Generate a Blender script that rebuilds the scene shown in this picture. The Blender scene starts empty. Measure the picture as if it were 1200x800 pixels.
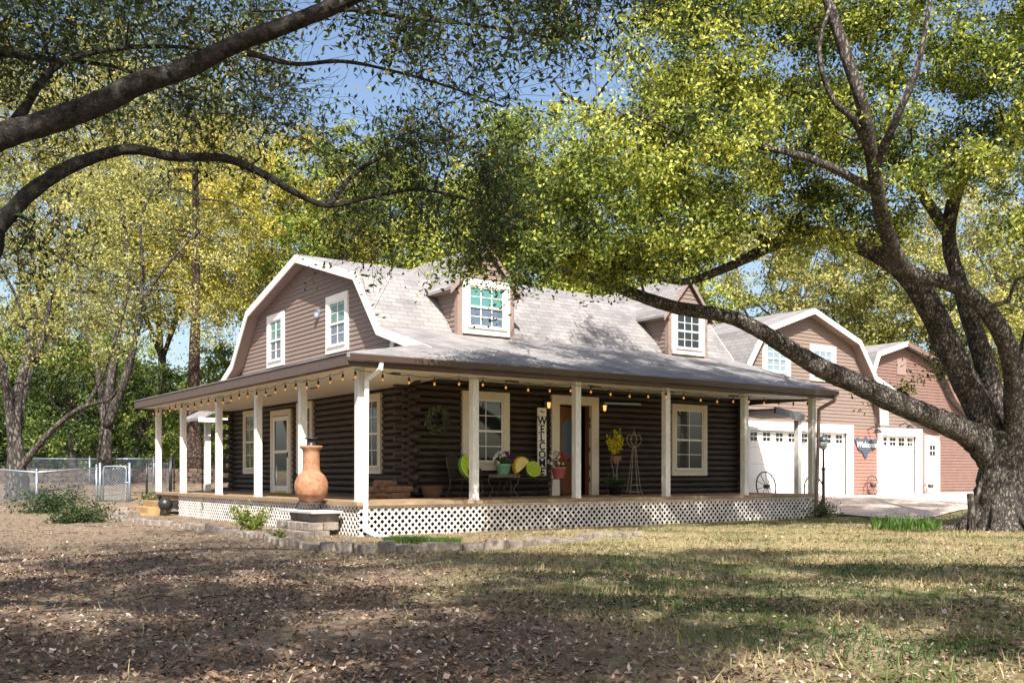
import bpy, math, random
import numpy as np
from mathutils import Vector, Matrix
rng = np.random.default_rng(7); random.seed(7)
rad = math.radians
SC = bpy.context.scene; COL = SC.collection
# ------------------------------------------------------------------ camera, sky, sun, exposure
CAMX, CAMY, EYE = -8.44, -16.94, 1.187
FPX, HOR = 1150.0, 555.0
RT = np.array([.816, -.578]); RT /= np.linalg.norm(RT)
FW = np.array([.578, .816]); FW /= np.linalg.norm(FW)
cd = bpy.data.cameras.new('camera'); cam = bpy.data.objects.new('camera', cd); COL.objects.link(cam)
cd.sensor_width = 36; cd.lens = FPX/1200*36; cd.shift_y = (HOR-400)/1200
cd.clip_start = .1; cd.clip_end = 1500
cam.location = (CAMX, CAMY, EYE); cam.rotation_euler = (rad(90), 0, -math.atan2(FW[0], FW[1]))
SC.camera = cam
SUN_EL = rad(46); SUN_TO = Vector((-.435, -.833)).normalized()
w = bpy.data.worlds.new('World'); SC.world = w; w.use_nodes = True
nt = w.node_tree; bg = nt.nodes['Background']
sky = nt.nodes.new('ShaderNodeTexSky'); sky.sky_type = 'NISHITA'; sky.sun_disc = False
sky.sun_elevation = SUN_EL; sky.sun_rotation = math.atan2(SUN_TO.x, SUN_TO.y)
sky.air_density = 1.0; sky.dust_density = 3.0; sky.ozone_density = 1.0
nt.links.new(sky.outputs[0], bg.inputs[0]); bg.inputs[1].default_value = .105
sd = bpy.data.lights.new('sun', 'SUN'); sun = bpy.data.objects.new('sun', sd); COL.objects.link(sun)
sd.energy = 5.0; sd.angle = rad(.5); sd.color = (1, .95, .87)
dv = Vector((-SUN_TO.x*math.cos(SUN_EL), -SUN_TO.y*math.cos(SUN_EL), -math.sin(SUN_EL)))
sun.rotation_euler = dv.to_track_quat('-Z', 'Y').to_euler()
sun.location = (-20, -30, 40)
SC.view_settings.view_transform = 'Standard'; SC.view_settings.look = 'None'
SC.view_settings.exposure = 1.08; SC.view_settings.gamma = 1
SC.cycles.max_bounces = 6; SC.cycles.transparent_max_bounces = 6

def ss(a, b, x):
    t = np.clip((np.asarray(x, float)-a)/(b-a), 0, 1); return t*t*(3-2*t)
def W(X, Y, z=0.):                       # metres right of / in front of the camera spot -> world
    return (CAMX+RT[0]*X+FW[0]*Y, CAMY+RT[1]*X+FW[1]*Y, z)
def P(px, py, Y): return W((px-600)/FPX*Y, Y, EYE+(HOR-py)/FPX*Y)
def PX(px, Y): return W((px-600)/FPX*Y, Y, 0)[:2]
def gh(x, y):
    x = np.asarray(x, float); y = np.asarray(y, float)
    dx, dy = x-CAMX, y-CAMY; Yc = dx*FW[0]+dy*FW[1]
    r = .42*ss(13.2, 17.5, x)*ss(-7, 1.5, y)
    m = np.maximum(ss(13.8, 16, y), ss(-1.5, -4.5, x))*(1-ss(6, 12, x))
    l = (.75*ss(27, 43, Yc)+.62*ss(44.2, 45.6, Yc))*m
    n = .025*np.sin(x*.9+1.3)*np.sin(y*.8)+.02*np.sin(x*2.3+y*1.7)
    return np.maximum(r, l)+n*(1-ss(-1.2, -.4, y)*ss(-1.5, -.5, x)*(1-ss(14, 15, y)))
def onground(px, py, it=12):
    Y = 20.
    for _ in range(it):
        x, y = PX(px, Y); z = float(gh(x, y)); Y = FPX*(EYE-z)/max(py-HOR, 3)
    x, y = PX(px, Y); return (x, y, float(gh(x, y)))
# ------------------------------------------------------------------ materials
def mat(name, col, rough=.8, metal=0, spec=.3, var=0, vscale=8, bump=0, bscale=40, col2=None, emit=None, estr=0, dist=.01, stretch=None, transl=0):
    m = bpy.data.materials.new(name); m.use_nodes = True; n = m.node_tree; N = n.nodes; L = n.links
    b = N['Principled BSDF']; b.inputs['Roughness'].default_value = rough; b.inputs['Metallic'].default_value = metal
    b.inputs['Specular IOR Level'].default_value = spec; b.inputs['Base Color'].default_value = (*col, 1)
    tc = N.new('ShaderNodeTexCoord'); src = tc.outputs['Object']
    if stretch:
        mp = N.new('ShaderNodeMapping'); mp.inputs['Scale'].default_value = stretch; L.new(src, mp.inputs[0]); src = mp.outputs[0]
    if var or col2:
        t = N.new('ShaderNodeTexNoise'); t.inputs['Scale'].default_value = vscale; t.inputs['Detail'].default_value = 6; t.inputs['Roughness'].default_value = .65
        L.new(src, t.inputs['Vector'])
        r = N.new('ShaderNodeValToRGB'); r.color_ramp.elements[0].position = .32; r.color_ramp.elements[1].position = .68
        c2 = col2 or tuple(min(1, c*(1+var)) for c in col); c1 = col if col2 else tuple(c*(1-var) for c in col)
        r.color_ramp.elements[0].color = (*c1, 1); r.color_ramp.elements[1].color = (*c2, 1)
        L.new(t.outputs['Fac'], r.inputs[0]); L.new(r.outputs[0], b.inputs['Base Color'])
    if bump:
        t2 = N.new('ShaderNodeTexNoise'); t2.inputs['Scale'].default_value = bscale; t2.inputs['Detail'].default_value = 8
        L.new(src, t2.inputs['Vector']); bp = N.new('ShaderNodeBump'); bp.inputs['Strength'].default_value = bump; bp.inputs['Distance'].default_value = dist
        L.new(t2.outputs['Fac'], bp.inputs['Height']); L.new(bp.outputs[0], b.inputs['Normal'])
    if emit:
        b.inputs['Emission Color'].default_value = (*emit, 1); b.inputs['Emission Strength'].default_value = estr
    return m
def leafmat(name, stops, transl=.35, rough=.55):
    m = bpy.data.materials.new(name); m.use_nodes = True; N = m.node_tree.nodes; L = m.node_tree.links
    b = N['Principled BSDF']; b.inputs['Roughness'].default_value = rough; b.inputs['Specular IOR Level'].default_value = .3
    a = N.new('ShaderNodeAttribute'); a.attribute_name = 'var'
    r = N.new('ShaderNodeValToRGB'); el = r.color_ramp.elements
    el[0].position = stops[0][0]; el[0].color = (*stops[0][1], 1); el[1].position = stops[-1][0]; el[1].color = (*stops[-1][1], 1)
    for p, c in stops[1:-1]: e = el.new(p); e.color = (*c, 1)
    L.new(a.outputs['Fac'], r.inputs[0]); L.new(r.outputs[0], b.inputs['Base Color'])
    if transl:
        tr = N.new('ShaderNodeBsdfTranslucent'); mx = N.new('ShaderNodeMixShader'); mx.inputs[0].default_value = transl
        g = N.new('ShaderNodeMix'); g.data_type = 'RGBA'; g.blend_type = 'MULTIPLY'; g.inputs[0].default_value = 1
        L.new(r.outputs[0], g.inputs[6]); g.inputs[7].default_value = (1, 1, .5, 1)
        L.new(g.outputs[2], tr.inputs[0]); L.new(b.outputs[0], mx.inputs[1]); L.new(tr.outputs[0], mx.inputs[2])
        L.new(mx.outputs[0], N['Material Output'].inputs[0])
    return m
M = {}
M['siding'] = mat('siding', (.215, .16, .136), .65, var=.10, vscale=3, bump=.15, bscale=60, stretch=(1, 1, 12))
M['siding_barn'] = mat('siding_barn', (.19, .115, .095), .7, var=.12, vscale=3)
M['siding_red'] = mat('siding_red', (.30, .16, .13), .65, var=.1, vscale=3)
M['siding_trim'] = mat('siding_trim', (.27, .19, .165), .6, var=.06)
M['white'] = mat('white_paint', (.80, .77, .70), .5, var=.05, vscale=5, bump=.1, bscale=30)
M['cream'] = mat('cream_paint', (.66, .59, .46), .5, var=.06, vscale=4)
M['door_white'] = mat('door_white', (.82, .81, .78), .45, var=.02)
M['ceil'] = mat('ceiling_paint', (.80, .75, .64), .6, var=.05, vscale=2)
M['post'] = mat('post_paint', (.66, .64, .59), .6, var=.2, vscale=7, bump=.2, bscale=25, stretch=(4, 4, .6))
M['log'] = mat('log_stain_highlights', (.011, .007, .005), .5, spec=.45, col2=(.058, .038, .027), vscale=5, bump=.6, bscale=14, dist=.02, stretch=(.6, .6, 5))  # lighter tone paints brownish highlights along the logs, plus row-to-row variation
M['logend'] = mat('log_end', (.035, .027, .022), .75, var=.4, vscale=10)
M['fascia'] = mat('fascia_brown', (.10, .068, .055), .45, var=.12, vscale=4)
M['gutter'] = mat('gutter_brown', (.07, .045, .04), .3, spec=.5)
M['deck'] = mat('deck_boards', (.27, .185, .11), .75, var=.35, vscale=6, bump=.3, stretch=(.5, 8, 1))
M['latt'] = mat('lattice_paint', (.66, .61, .56), .7, var=.25, vscale=3)
M['black'] = mat('black_iron', (.02, .02, .022), .4, spec=.5)
M['iron'] = mat('brown_iron', (.06, .045, .038), .5, spec=.5, var=.3)
M['wireiron'] = mat('pale_iron', (.34, .29, .22), .5, var=.3)
M['rust'] = mat('rust_iron', (.10, .035, .022), .7, var=.4, vscale=20)
M['galv'] = mat('galvanized', (.30, .36, .42), .42, metal=.6, var=.15)
M['meshwire'] = mat('dull_fence_wire', (.16, .19, .22), .6, metal=.3)
M['terra'] = mat('terracotta', (.22, .095, .052), .8, col2=(.40, .215, .12), vscale=9, bump=.2, bscale=20)
M['wooddoor'] = mat('door_wood', (.13, .052, .02), .35, spec=.5, col2=(.23, .10, .04), vscale=4, stretch=(6, 6, .6))
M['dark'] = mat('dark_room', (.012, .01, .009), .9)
M['basket'] = mat('wicker', (.12, .06, .035), .8, var=.4, vscale=40, bump=.5)
M['wood'] = mat('firewood', (.20, .115, .07), .85, var=.4, vscale=9, bump=.6)
M['woodsteps'] = mat('old_step_wood', (.33, .21, .10), .8, var=.3, vscale=5)
M['block'] = mat('concrete_block', (.22, .185, .155), .9, var=.5, vscale=5, bump=.8, bscale=18, dist=.02)
M['slab'] = mat('pale_slab', (.42, .41, .39), .8, var=.1, bump=.2)
M['stonewall'] = mat('field_stone', (.10, .07, .055), .9, var=.5, vscale=4, bump=.8, bscale=6, dist=.05)
M['conc'] = mat('driveway_concrete', (.50, .40, .34), .85, var=.14, vscale=.9, bump=.3, bscale=30)
M['pinkpot'] = mat('pink_pot', (.55, .15, .14), .5); M['mint'] = mat('mint_pot', (.22, .47, .30), .45)
M['lime'] = mat('lime_fabric', (.36, .50, .02), .8, var=.12, vscale=25); M['limerind'] = mat('lime_rind', (.12, .28, .01), .8)
M['limeseg'] = mat('lime_pale', (.62, .72, .2), .8); M['lemon'] = mat('lemon_fabric', (.75, .50, .02), .8, var=.06); M['lemonp'] = mat('lemon_pale', (.75, .63, .25), .8)
M['signblue'] = mat('sign_blue', (.065, .085, .12), .6, var=.1); M['ink'] = mat('black_letter', (.015, .015, .015), .6)
M['whitel'] = mat('white_letter', (.85, .85, .85), .6)
M['bulb'] = mat('amber_bulb', (.55, .23, .05), .2, emit=(1, .42, .08), estr=.3)
M['lampglow'] = mat('lamp_glass', (.7, .45, .2), .2, emit=(1, .5, .15), estr=.7)
M['lampglass'] = mat('clear_lamp_glass', (.5, .55, .58), .1, spec=.6)
def barkmat(name, c1, c2, sc, stretch=(1, 1, 1), dist=.05):
    m = bpy.data.materials.new(name); m.use_nodes = True; N = m.node_tree.nodes; L = m.node_tree.links; b = N['Principled BSDF']; b.inputs['Roughness'].default_value = .95; b.inputs['Specular IOR Level'].default_value = .15
    tc = N.new('ShaderNodeTexCoord'); mp = N.new('ShaderNodeMapping'); mp.inputs['Scale'].default_value = stretch; L.new(tc.outputs['Object'], mp.inputs[0])
    n1 = N.new('ShaderNodeTexNoise'); n1.inputs['Scale'].default_value = sc*.5; n1.inputs['Detail'].default_value = 8; n1.inputs['Roughness'].default_value = .7; L.new(mp.outputs[0], n1.inputs['Vector'])
    ad = N.new('ShaderNodeMix'); ad.data_type = 'RGBA'; ad.blend_type = 'ADD'; ad.inputs[0].default_value = .25; L.new(mp.outputs[0], ad.inputs[6]); L.new(n1.outputs['Color'], ad.inputs[7])
    v = N.new('ShaderNodeTexVoronoi'); v.feature = 'DISTANCE_TO_EDGE'; v.inputs['Scale'].default_value = sc; L.new(ad.outputs[2], v.inputs['Vector'])
    cr = N.new('ShaderNodeValToRGB'); cr.color_ramp.elements[0].position = 0; cr.color_ramp.elements[1].position = .22; cr.color_ramp.elements[0].color = (.25, .25, .25, 1); L.new(v.outputs['Distance'], cr.inputs[0])
    r = N.new('ShaderNodeValToRGB'); r.color_ramp.elements[0].position = .35; r.color_ramp.elements[1].position = .68; r.color_ramp.elements[0].color = (*c1, 1); r.color_ramp.elements[1].color = (*c2, 1)
    n2 = N.new('ShaderNodeTexNoise'); n2.inputs['Scale'].default_value = sc*.3; n2.inputs['Detail'].default_value = 10; n2.inputs['Roughness'].default_value = .75; L.new(tc.outputs['Object'], n2.inputs['Vector']); L.new(n2.outputs['Fac'], r.inputs[0])
    mx = N.new('ShaderNodeMix'); mx.data_type = 'RGBA'; mx.blend_type = 'MULTIPLY'; mx.inputs[0].default_value = 1; L.new(r.outputs[0], mx.inputs[6]); L.new(cr.outputs[0], mx.inputs[7]); L.new(mx.outputs[2], b.inputs['Base Color'])
    sm = N.new('ShaderNodeMath'); sm.operation = 'MULTIPLY_ADD'; L.new(n1.outputs['Fac'], sm.inputs[0]); sm.inputs[1].default_value = .6; L.new(cr.outputs[0], sm.inputs[2])
    bp = N.new('ShaderNodeBump'); bp.inputs['Strength'].default_value = 1; bp.inputs['Distance'].default_value = dist; L.new(sm.outputs[0], bp.inputs['Height']); L.new(bp.outputs[0], b.inputs['Normal'])
    return m
M['bark'] = barkmat('oak_bark', (.06, .05, .042), (.33, .29, .255), 15, (1.2, 1.2, .5), .04)
M['bark_near'] = barkmat('near_oak_bark', (.04, .033, .028), (.24, .21, .185), 42, (.45, .8, 1.1), .02)
M['bark2'] = barkmat('pale_bark', (.06, .05, .042), (.22, .195, .17), 9, (1, 1, .4), .04)
M['pinebark'] = barkmat('pine_bark', (.06, .035, .027), (.17, .12, .095), 9, (1, 1, .5), .05)
M['leaf_oak'] = leafmat('oak_leaves', [(0, (.018, .034, .010)), (.35, (.075, .115, .022)), (.65, (.24, .29, .05)), (1, (.52, .53, .11))], .35)  # darkest stop paints the shade of leaves deep in the crown
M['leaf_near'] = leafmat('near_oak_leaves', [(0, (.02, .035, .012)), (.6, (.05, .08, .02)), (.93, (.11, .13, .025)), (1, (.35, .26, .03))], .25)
M['leaf_yel'] = leafmat('yellow_catkins', [(0, (.14, .16, .03)), (.5, (.40, .36, .06)), (1, (.62, .52, .12))], .35)
M['leaf_bud'] = leafmat('budding_leaves', [(0, (.06, .08, .025)), (.4, (.20, .21, .06)), (.75, (.36, .35, .10)), (1, (.50, .45, .16))], .3)
M['leaf_dark'] = leafmat('evergreen_leaves', [(0, (.015, .03, .01)), (.6, (.045, .085, .02)), (1, (.17, .21, .04))], .2)
M['leaf_green'] = leafmat('fresh_green_leaves', [(0, (.06, .10, .02)), (.5, (.15, .21, .035)), (1, (.32, .36, .07))], .35)
M['leaf_grey'] = leafmat('grey_green_leaves', [(0, (.09, .12, .07)), (.5, (.17, .21, .12)), (1, (.30, .32, .19))], .3)
M['blade'] = leafmat('grass_blades', [(0, (.035, .075, .015)), (.4, (.09, .13, .03)), (.7, (.22, .20, .085)), (1, (.38, .31, .16))], .2)
M['green'] = leafmat('bright_green', [(0, (.03, .07, .012)), (1, (.10, .18, .03))], .3)
M['litter'] = leafmat('dry_leaves', [(0, (.045, .025, .017)), (.35, (.15, .085, .05)), (.65, (.30, .20, .135)), (1, (.66, .56, .46))], 0, .6)
M['fl_yel'] = leafmat('yellow_flowers', [(0, (.45, .42, .01)), (1, (.85, .75, .03))], .1)
M['fl_pur'] = leafmat('pansy_flowers', [(0, (.10, .01, .14)), (.55, (.16, .02, .22)), (.6, (.8, .78, .75)), (1, (.85, .8, .8))], .1)
M['fl_red'] = leafmat('red_flowers', [(0, (.35, .01, .02)), (.75, (.55, .02, .03)), (.8, (.8, .7, .7)), (1, (.85, .75, .75))], .1)
def glassmat(name, col, rough=.04):
    m = mat(name, col, rough, spec=.9); b = m.node_tree.nodes['Principled BSDF']; b.inputs['Coat Weight'].default_value = .6; b.inputs['Coat Roughness'].default_value = .02
    return m
M['glass'] = glassmat('window_glass', (.010, .014, .013)); M['glass_teal'] = glassmat('teal_glass', (.10, .26, .25)); M['glass_blue'] = glassmat('screened_glass', (.12, .16, .22), .15)
M['glass_pale'] = glassmat('pale_curtain_glass', (.20, .27, .31))
def shingles():
    m = bpy.data.materials.new('shingles'); m.use_nodes = True; N = m.node_tree.nodes; L = m.node_tree.links; b = N['Principled BSDF']
    b.inputs['Roughness'].default_value = .9; b.inputs['Specular IOR Level'].default_value = .2
    uv = N.new('ShaderNodeUVMap'); br = N.new('ShaderNodeTexBrick'); L.new(uv.outputs[0], br.inputs['Vector'])
    br.inputs['Scale'].default_value = 1; br.inputs['Brick Width'].default_value = .33; br.inputs['Row Height'].default_value = .145
    br.inputs['Mortar Size'].default_value = .007; br.inputs['Mortar Smooth'].default_value = .2; br.inputs['Bias'].default_value = 0
    br.inputs['Color1'].default_value = (.215, .208, .208, 1); br.inputs['Color2'].default_value = (.285, .275, .272, 1); br.inputs['Mortar'].default_value = (.165, .155, .155, 1)
    tc = N.new('ShaderNodeTexCoord'); t = N.new('ShaderNodeTexNoise'); t.inputs['Scale'].default_value = 1.2; t.inputs['Detail'].default_value = 8; L.new(tc.outputs['Object'], t.inputs['Vector'])
    r = N.new('ShaderNodeValToRGB'); r.color_ramp.elements[0].color = (.72, .72, .74, 1); r.color_ramp.elements[1].color = (1.15, 1.1, 1.08, 1); r.color_ramp.elements[0].position = .3; r.color_ramp.elements[1].position = .7
    L.new(t.outputs[0], r.inputs[0]); mx = N.new('ShaderNodeMix'); mx.data_type = 'RGBA'; mx.blend_type = 'MULTIPLY'; mx.inputs[0].default_value = 1
    L.new(br.outputs['Color'], mx.inputs[6]); L.new(r.outputs[0], mx.inputs[7]); L.new(mx.outputs[2], b.inputs['Base Color'])
    bp = N.new('ShaderNodeBump'); bp.inputs['Strength'].default_value = .7; bp.inputs['Distance'].default_value = .015; bp.invert = True
    L.new(br.outputs['Fac'], bp.inputs['Height']); L.new(bp.outputs[0], b.inputs['Normal'])
    return m
M['shingle'] = shingles()
def groundmat():
    m = bpy.data.materials.new('ground_soil'); m.use_nodes = True; N = m.node_tree.nodes; L = m.node_tree.links; b = N['Principled BSDF']
    b.inputs['Roughness'].default_value = .95; b.inputs['Specular IOR Level'].default_value = .1
    tc = N.new('ShaderNodeTexCoord'); ob = tc.outputs['Object']
    def noise(s, d=8, r=.65):
        t = N.new('ShaderNodeTexNoise'); t.inputs['Scale'].default_value = s; t.inputs['Detail'].default_value = d; t.inputs['Roughness'].default_value = r; L.new(ob, t.inputs['Vector']); return t.outputs['Fac']
    def ramp(f, p0, c0, p1, c1):
        r = N.new('ShaderNodeValToRGB'); r.color_ramp.elements[0].position = p0; r.color_ramp.elements[1].position = p1
        r.color_ramp.elements[0].color = (*c0, 1); r.color_ramp.elements[1].color = (*c1, 1); L.new(f, r.inputs[0]); return r.outputs[0]
    def mix(f, a, bb):
        x = N.new('ShaderNodeMix'); x.data_type = 'RGBA'; L.new(f, x.inputs[0]); L.new(a, x.inputs[6]); L.new(bb, x.inputs[7]); return x.outputs[2]
    soil = ramp(noise(6), .3, (.10, .066, .048), .7, (.31, .235, .18))
    straw = ramp(noise(9), .3, (.21, .165, .08), .7, (.40, .33, .20))
    grass = ramp(noise(12), .3, (.045, .07, .022), .7, (.13, .15, .05))
    at = N.new('ShaderNodeAttribute'); at.attribute_name = 'lawn'; a2 = N.new('ShaderNodeAttribute'); a2.attribute_name = 'green'
    c = mix(at.outputs['Fac'], soil, straw); 
    mm = N.new('ShaderNodeMath'); mm.operation = 'MULTIPLY'; L.new(a2.outputs['Fac'], mm.inputs[0]); L.new(ramp(noise(.9), .40, (0, 0, 0), .62, (1, 1, 1)), mm.inputs[1])
    c = mix(mm.outputs[0], c, grass)
    L.new(c, b.inputs['Base Color'])
    bp = N.new('ShaderNodeBump'); bp.inputs['Strength'].default_value = .9; bp.inputs['Distance'].default_value = .03; L.new(noise(22, 10, .75), bp.inputs['Height']); L.new(bp.outputs[0], b.inputs['Normal'])
    return m
M['ground'] = groundmat()
# ------------------------------------------------------------------ mesh builder
def rootloc(o):
    v = Vector((0, 0, 0))
    while o is not None: v += o.location; o = o.parent
    return v
class MB:
    def __init__(s): s.v = []; s.f = []; s.uv = []; s.n = 0; s.sm = []
    def add(s, vs, fs, uvs=None, smooth=False):
        b = s.n; s.v.extend([tuple(map(float, p)) for p in vs]); s.n += len(vs)
        for i, f in enumerate(fs):
            s.f.append(tuple(b+k for k in f)); s.uv.append(uvs[i] if uvs else [(0, 0)]*len(f)); s.sm.append(smooth)
        return s
    def box(s, a, b):
        x0, y0, z0 = [min(a[i], b[i]) for i in range(3)]; x1, y1, z1 = [max(a[i], b[i]) for i in range(3)]
        return s.hexa([(x0, y0, z0), (x1, y0, z0), (x1, y1, z0), (x0, y1, z0), (x0, y0, z1), (x1, y0, z1), (x1, y1, z1), (x0, y1, z1)])
    def hexa(s, v): return s.add(v, [(0, 3, 2, 1), (4, 5, 6, 7), (0, 1, 5, 4), (1, 2, 6, 5), (2, 3, 7, 6), (3, 0, 4, 7)])
    def fbox(s, O, U, N, u0, u1, z0, z1, n0, n1):      # box in a wall frame: U along, N outward
        c = lambda u, n, z: (O[0]+U[0]*u+N[0]*n, O[1]+U[1]*u+N[1]*n, O[2]+z)
        return s.hexa([c(u0, n0, z0), c(u1, n0, z0), c(u1, n1, z0), c(u0, n1, z0), c(u0, n0, z1), c(u1, n0, z1), c(u1, n1, z1), c(u0, n1, z1)])
    def bar(s, p, q, wd, hg=None, up=(0, 0, 1)):
        p, q = Vector(p), Vector(q); d = (q-p).normalized(); up = Vector(up)
        if abs(d.dot(up)) > .95: up = Vector((1, 0, 0))
        a = d.cross(up).normalized(); b = a.cross(d); a = a*wd/2; b = b*(hg or wd)/2
        return s.hexa([p-a-b, p+a-b, p+a+b, p-a+b, q-a-b, q+a-b, q+a+b, q-a+b])
    def tube(s, pts, rs, n=8, cap=True, smooth=True, wob=0):
        pts = np.asarray(pts, float); k = len(pts)
        if np.isscalar(rs): rs = [rs]*k
        T = np.gradient(pts, axis=0); T /= np.linalg.norm(T, axis=1)[:, None]+1e-9
        up = np.array([0, 0, 1.]) if abs(T[0][2]) < .9 else np.array([1., 0, 0])
        A = np.cross(T[0], up); A /= np.linalg.norm(A); vs = []
        ang = np.arange(n)*2*math.pi/n
        for i in range(k):
            A = A-T[i]*A.dot(T[i]); A /= np.linalg.norm(A)+1e-9; B = np.cross(T[i], A)
            rr = rs[i]*(1+(wob*rng.normal(size=n) if wob else 0))
            vs.append(pts[i]+np.outer(np.cos(ang)*rr, A)+np.outer(np.sin(ang)*rr, B))
        vs = np.concatenate(vs); fs = []
        for i in range(k-1):
            for j in range(n):
                j2 = (j+1) % n; fs.append((i*n+j, i*n+j2, (i+1)*n+j2, (i+1)*n+j))
        if cap: fs.append(tuple(range(n))[::-1]); fs.append(tuple((k-1)*n+j for j in range(n)))
        return s.add(vs, fs, smooth=smooth)
    def lathe(s, prof, c=(0, 0, 0), n=24, smooth=True):
        vs = []; fs = []
        for r, z in prof:
            for j in range(n): a = 2*math.pi*j/n; vs.append((c[0]+r*math.cos(a), c[1]+r*math.sin(a), c[2]+z))
        for i in range(len(prof)-1):
            for j in range(n): fs.append((i*n+j, i*n+(j+1) % n, (i+1)*n+(j+1) % n, (i+1)*n+j))
        fs.append(tuple(range(n))[::-1]); fs.append(tuple((len(prof)-1)*n+j for j in range(n)))
        return s.add(vs, fs, smooth=smooth)
    def panel(s, q, t, ud=None):                        # roof panel: 3/4 points, thickness t downward, uv in metres
        q = [Vector(p) for p in q]; nrm = (q[1]-q[0]).cross(q[2]-q[0]).normalized()
        if nrm.z < 0: q = q[::-1]; nrm = -nrm
        u = Vector(ud or (1, 0, 0)); u = (u-nrm*u.dot(nrm)).normalized(); v = nrm.cross(u)
        k = len(q); lo = [p-Vector((0, 0, t)) for p in q]
        fs = [tuple(range(k)), tuple(range(2*k-1, k-1, -1))]+[(i, i+k, (i+1) % k+k, (i+1) % k) for i in range(k)]
        uvf = lambda p: (p.dot(u), p.dot(v)); al = q+lo
        return s.add(al, fs, [[uvf(al[i]) for i in f] for f in fs])
    def prism(s, poly, off):                            # polygon (3d points) extruded by vector off
        k = len(poly); off = Vector(off); q = [Vector(p) for p in poly]; al = q+[p+off for p in q]
        fs = [tuple(range(k))[::-1], tuple(range(k, 2*k))]+[(i, (i+1) % k, (i+1) % k+k, i+k) for i in range(k)]
        return s.add(al, fs)
    def build(s, name, m, parent=None, loc=None, local=False, bevel=0, rotz=0):
        me = bpy.data.meshes.new(name); o = bpy.data.objects.new(name, me); COL.objects.link(o)
        v = np.array(s.v, float)
        if parent is not None:
            o.parent = parent
            if not local: v = v-np.array(rootloc(parent))
        elif loc is not None:
            if not local: v = v-np.array(loc)
            o.location = loc; o.rotation_euler.z = rotz
        me.from_pydata([tuple(p) for p in v], [], s.f)
        uvl = me.uv_layers.new(name='UVMap'); flat = [c for f in s.uv for u in f for c in u]
        if len(flat) == 2*len(me.loops): uvl.data.foreach_set('uv', flat)
        me.polygons.foreach_set('use_smooth', s.sm)
        me.materials.append(M[m] if isinstance(m, str) else m)
        if bevel:
            b = o.modifiers.new('b', 'BEVEL'); b.width = bevel; b.segments = 2; b.limit_method = 'ANGLE'
        me.validate(); me.update()
        return o
def quads(name, verts, m, var, parent=None, loc=None):  # verts (n,4,3)
    n = len(verts); me = bpy.data.meshes.new(name); o = bpy.data.objects.new(name, me); COL.objects.link(o)
    v = np.asarray(verts, np.float32).reshape(-1, 3)
    if parent is not None: o.parent = parent; v = v-np.array(rootloc(parent), np.float32)
    elif loc is not None: o.location = loc; v = v-np.array(loc, np.float32)
    me.vertices.add(4*n); me.vertices.foreach_set('co', v.astype(np.float32).ravel())
    me.loops.add(4*n); me.loops.foreach_set('vertex_index', np.arange(4*n, dtype=np.int32))
    me.polygons.add(n); me.polygons.foreach_set('loop_start', np.arange(0, 4*n, 4, dtype=np.int32))
    a = me.attributes.new('var', 'FLOAT', 'POINT'); a.data.foreach_set('value', np.repeat(np.clip(var, 0, 1), 4).astype(np.float32))
    me.update(calc_edges=True); me.materials.append(M[m]); return o
def leafquads(c, L, Wd, up=.3, droop=None):             # centres (n,3) -> random rhombic leaves
    n = len(c); d = rng.normal(size=(n, 3))
    if droop is not None: d[:, 2] -= droop
    d /= np.linalg.norm(d, axis=1)[:, None]
    r = rng.normal(size=(n, 3)); r[:, 2] += up; s = np.cross(d, r); s /= np.linalg.norm(s, axis=1)[:, None]+1e-9
    l = (L*rng.uniform(.6, 1.3, n))[:, None]; ww = (Wd*rng.uniform(.6, 1.2, n))[:, None]; nn = np.cross(d, s)*l*.12
    return np.stack([c-d*l/2, c+s*ww/2-nn+d*l*.05, c+d*l/2, c-s*ww/2-nn+d*l*.05], 1)
def tag(o, label=None, cat=None, group=None, kind=None):
    if label: o['label'] = label
    if cat: o['category'] = cat
    if group: o['group'] = group
    if kind: o['kind'] = kind
    return o
def thing(name, label, cat, loc, rotz=0, group=None):
    o = bpy.data.objects.new(name, None); COL.objects.link(o); o.empty_display_size = .2
    o.location = loc; o.rotation_euler.z = rotz; bpy.context.view_layer.update(); return tag(o, label, cat, group)
def copytree(o, loc, rotz, label, parent=None, scale=None):
    c = o.copy(); COL.objects.link(c); c.parent = parent
    if parent is None:
        c.location = loc; c.rotation_euler.z = rotz; c['label'] = label
        if scale: c.scale = (scale,)*3
    for ch in list(o.children): copytree(ch, None, 0, None, c)
    return c
def catmull(pts, k=6):
    p = np.asarray(pts, float); p = np.vstack([2*p[0]-p[1], p, 2*p[-1]-p[-2]]); out = []
    for i in range(1, len(p)-2):
        for t in np.arange(k)/k:
            out.append(.5*((2*p[i])+(-p[i-1]+p[i+1])*t+(2*p[i-1]-5*p[i]+4*p[i+1]-p[i+2])*t*t+(-p[i-1]+3*p[i]-3*p[i+1]+p[i+2])*t**3))
    out.append(p[-2]); return np.array(out)
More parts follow.
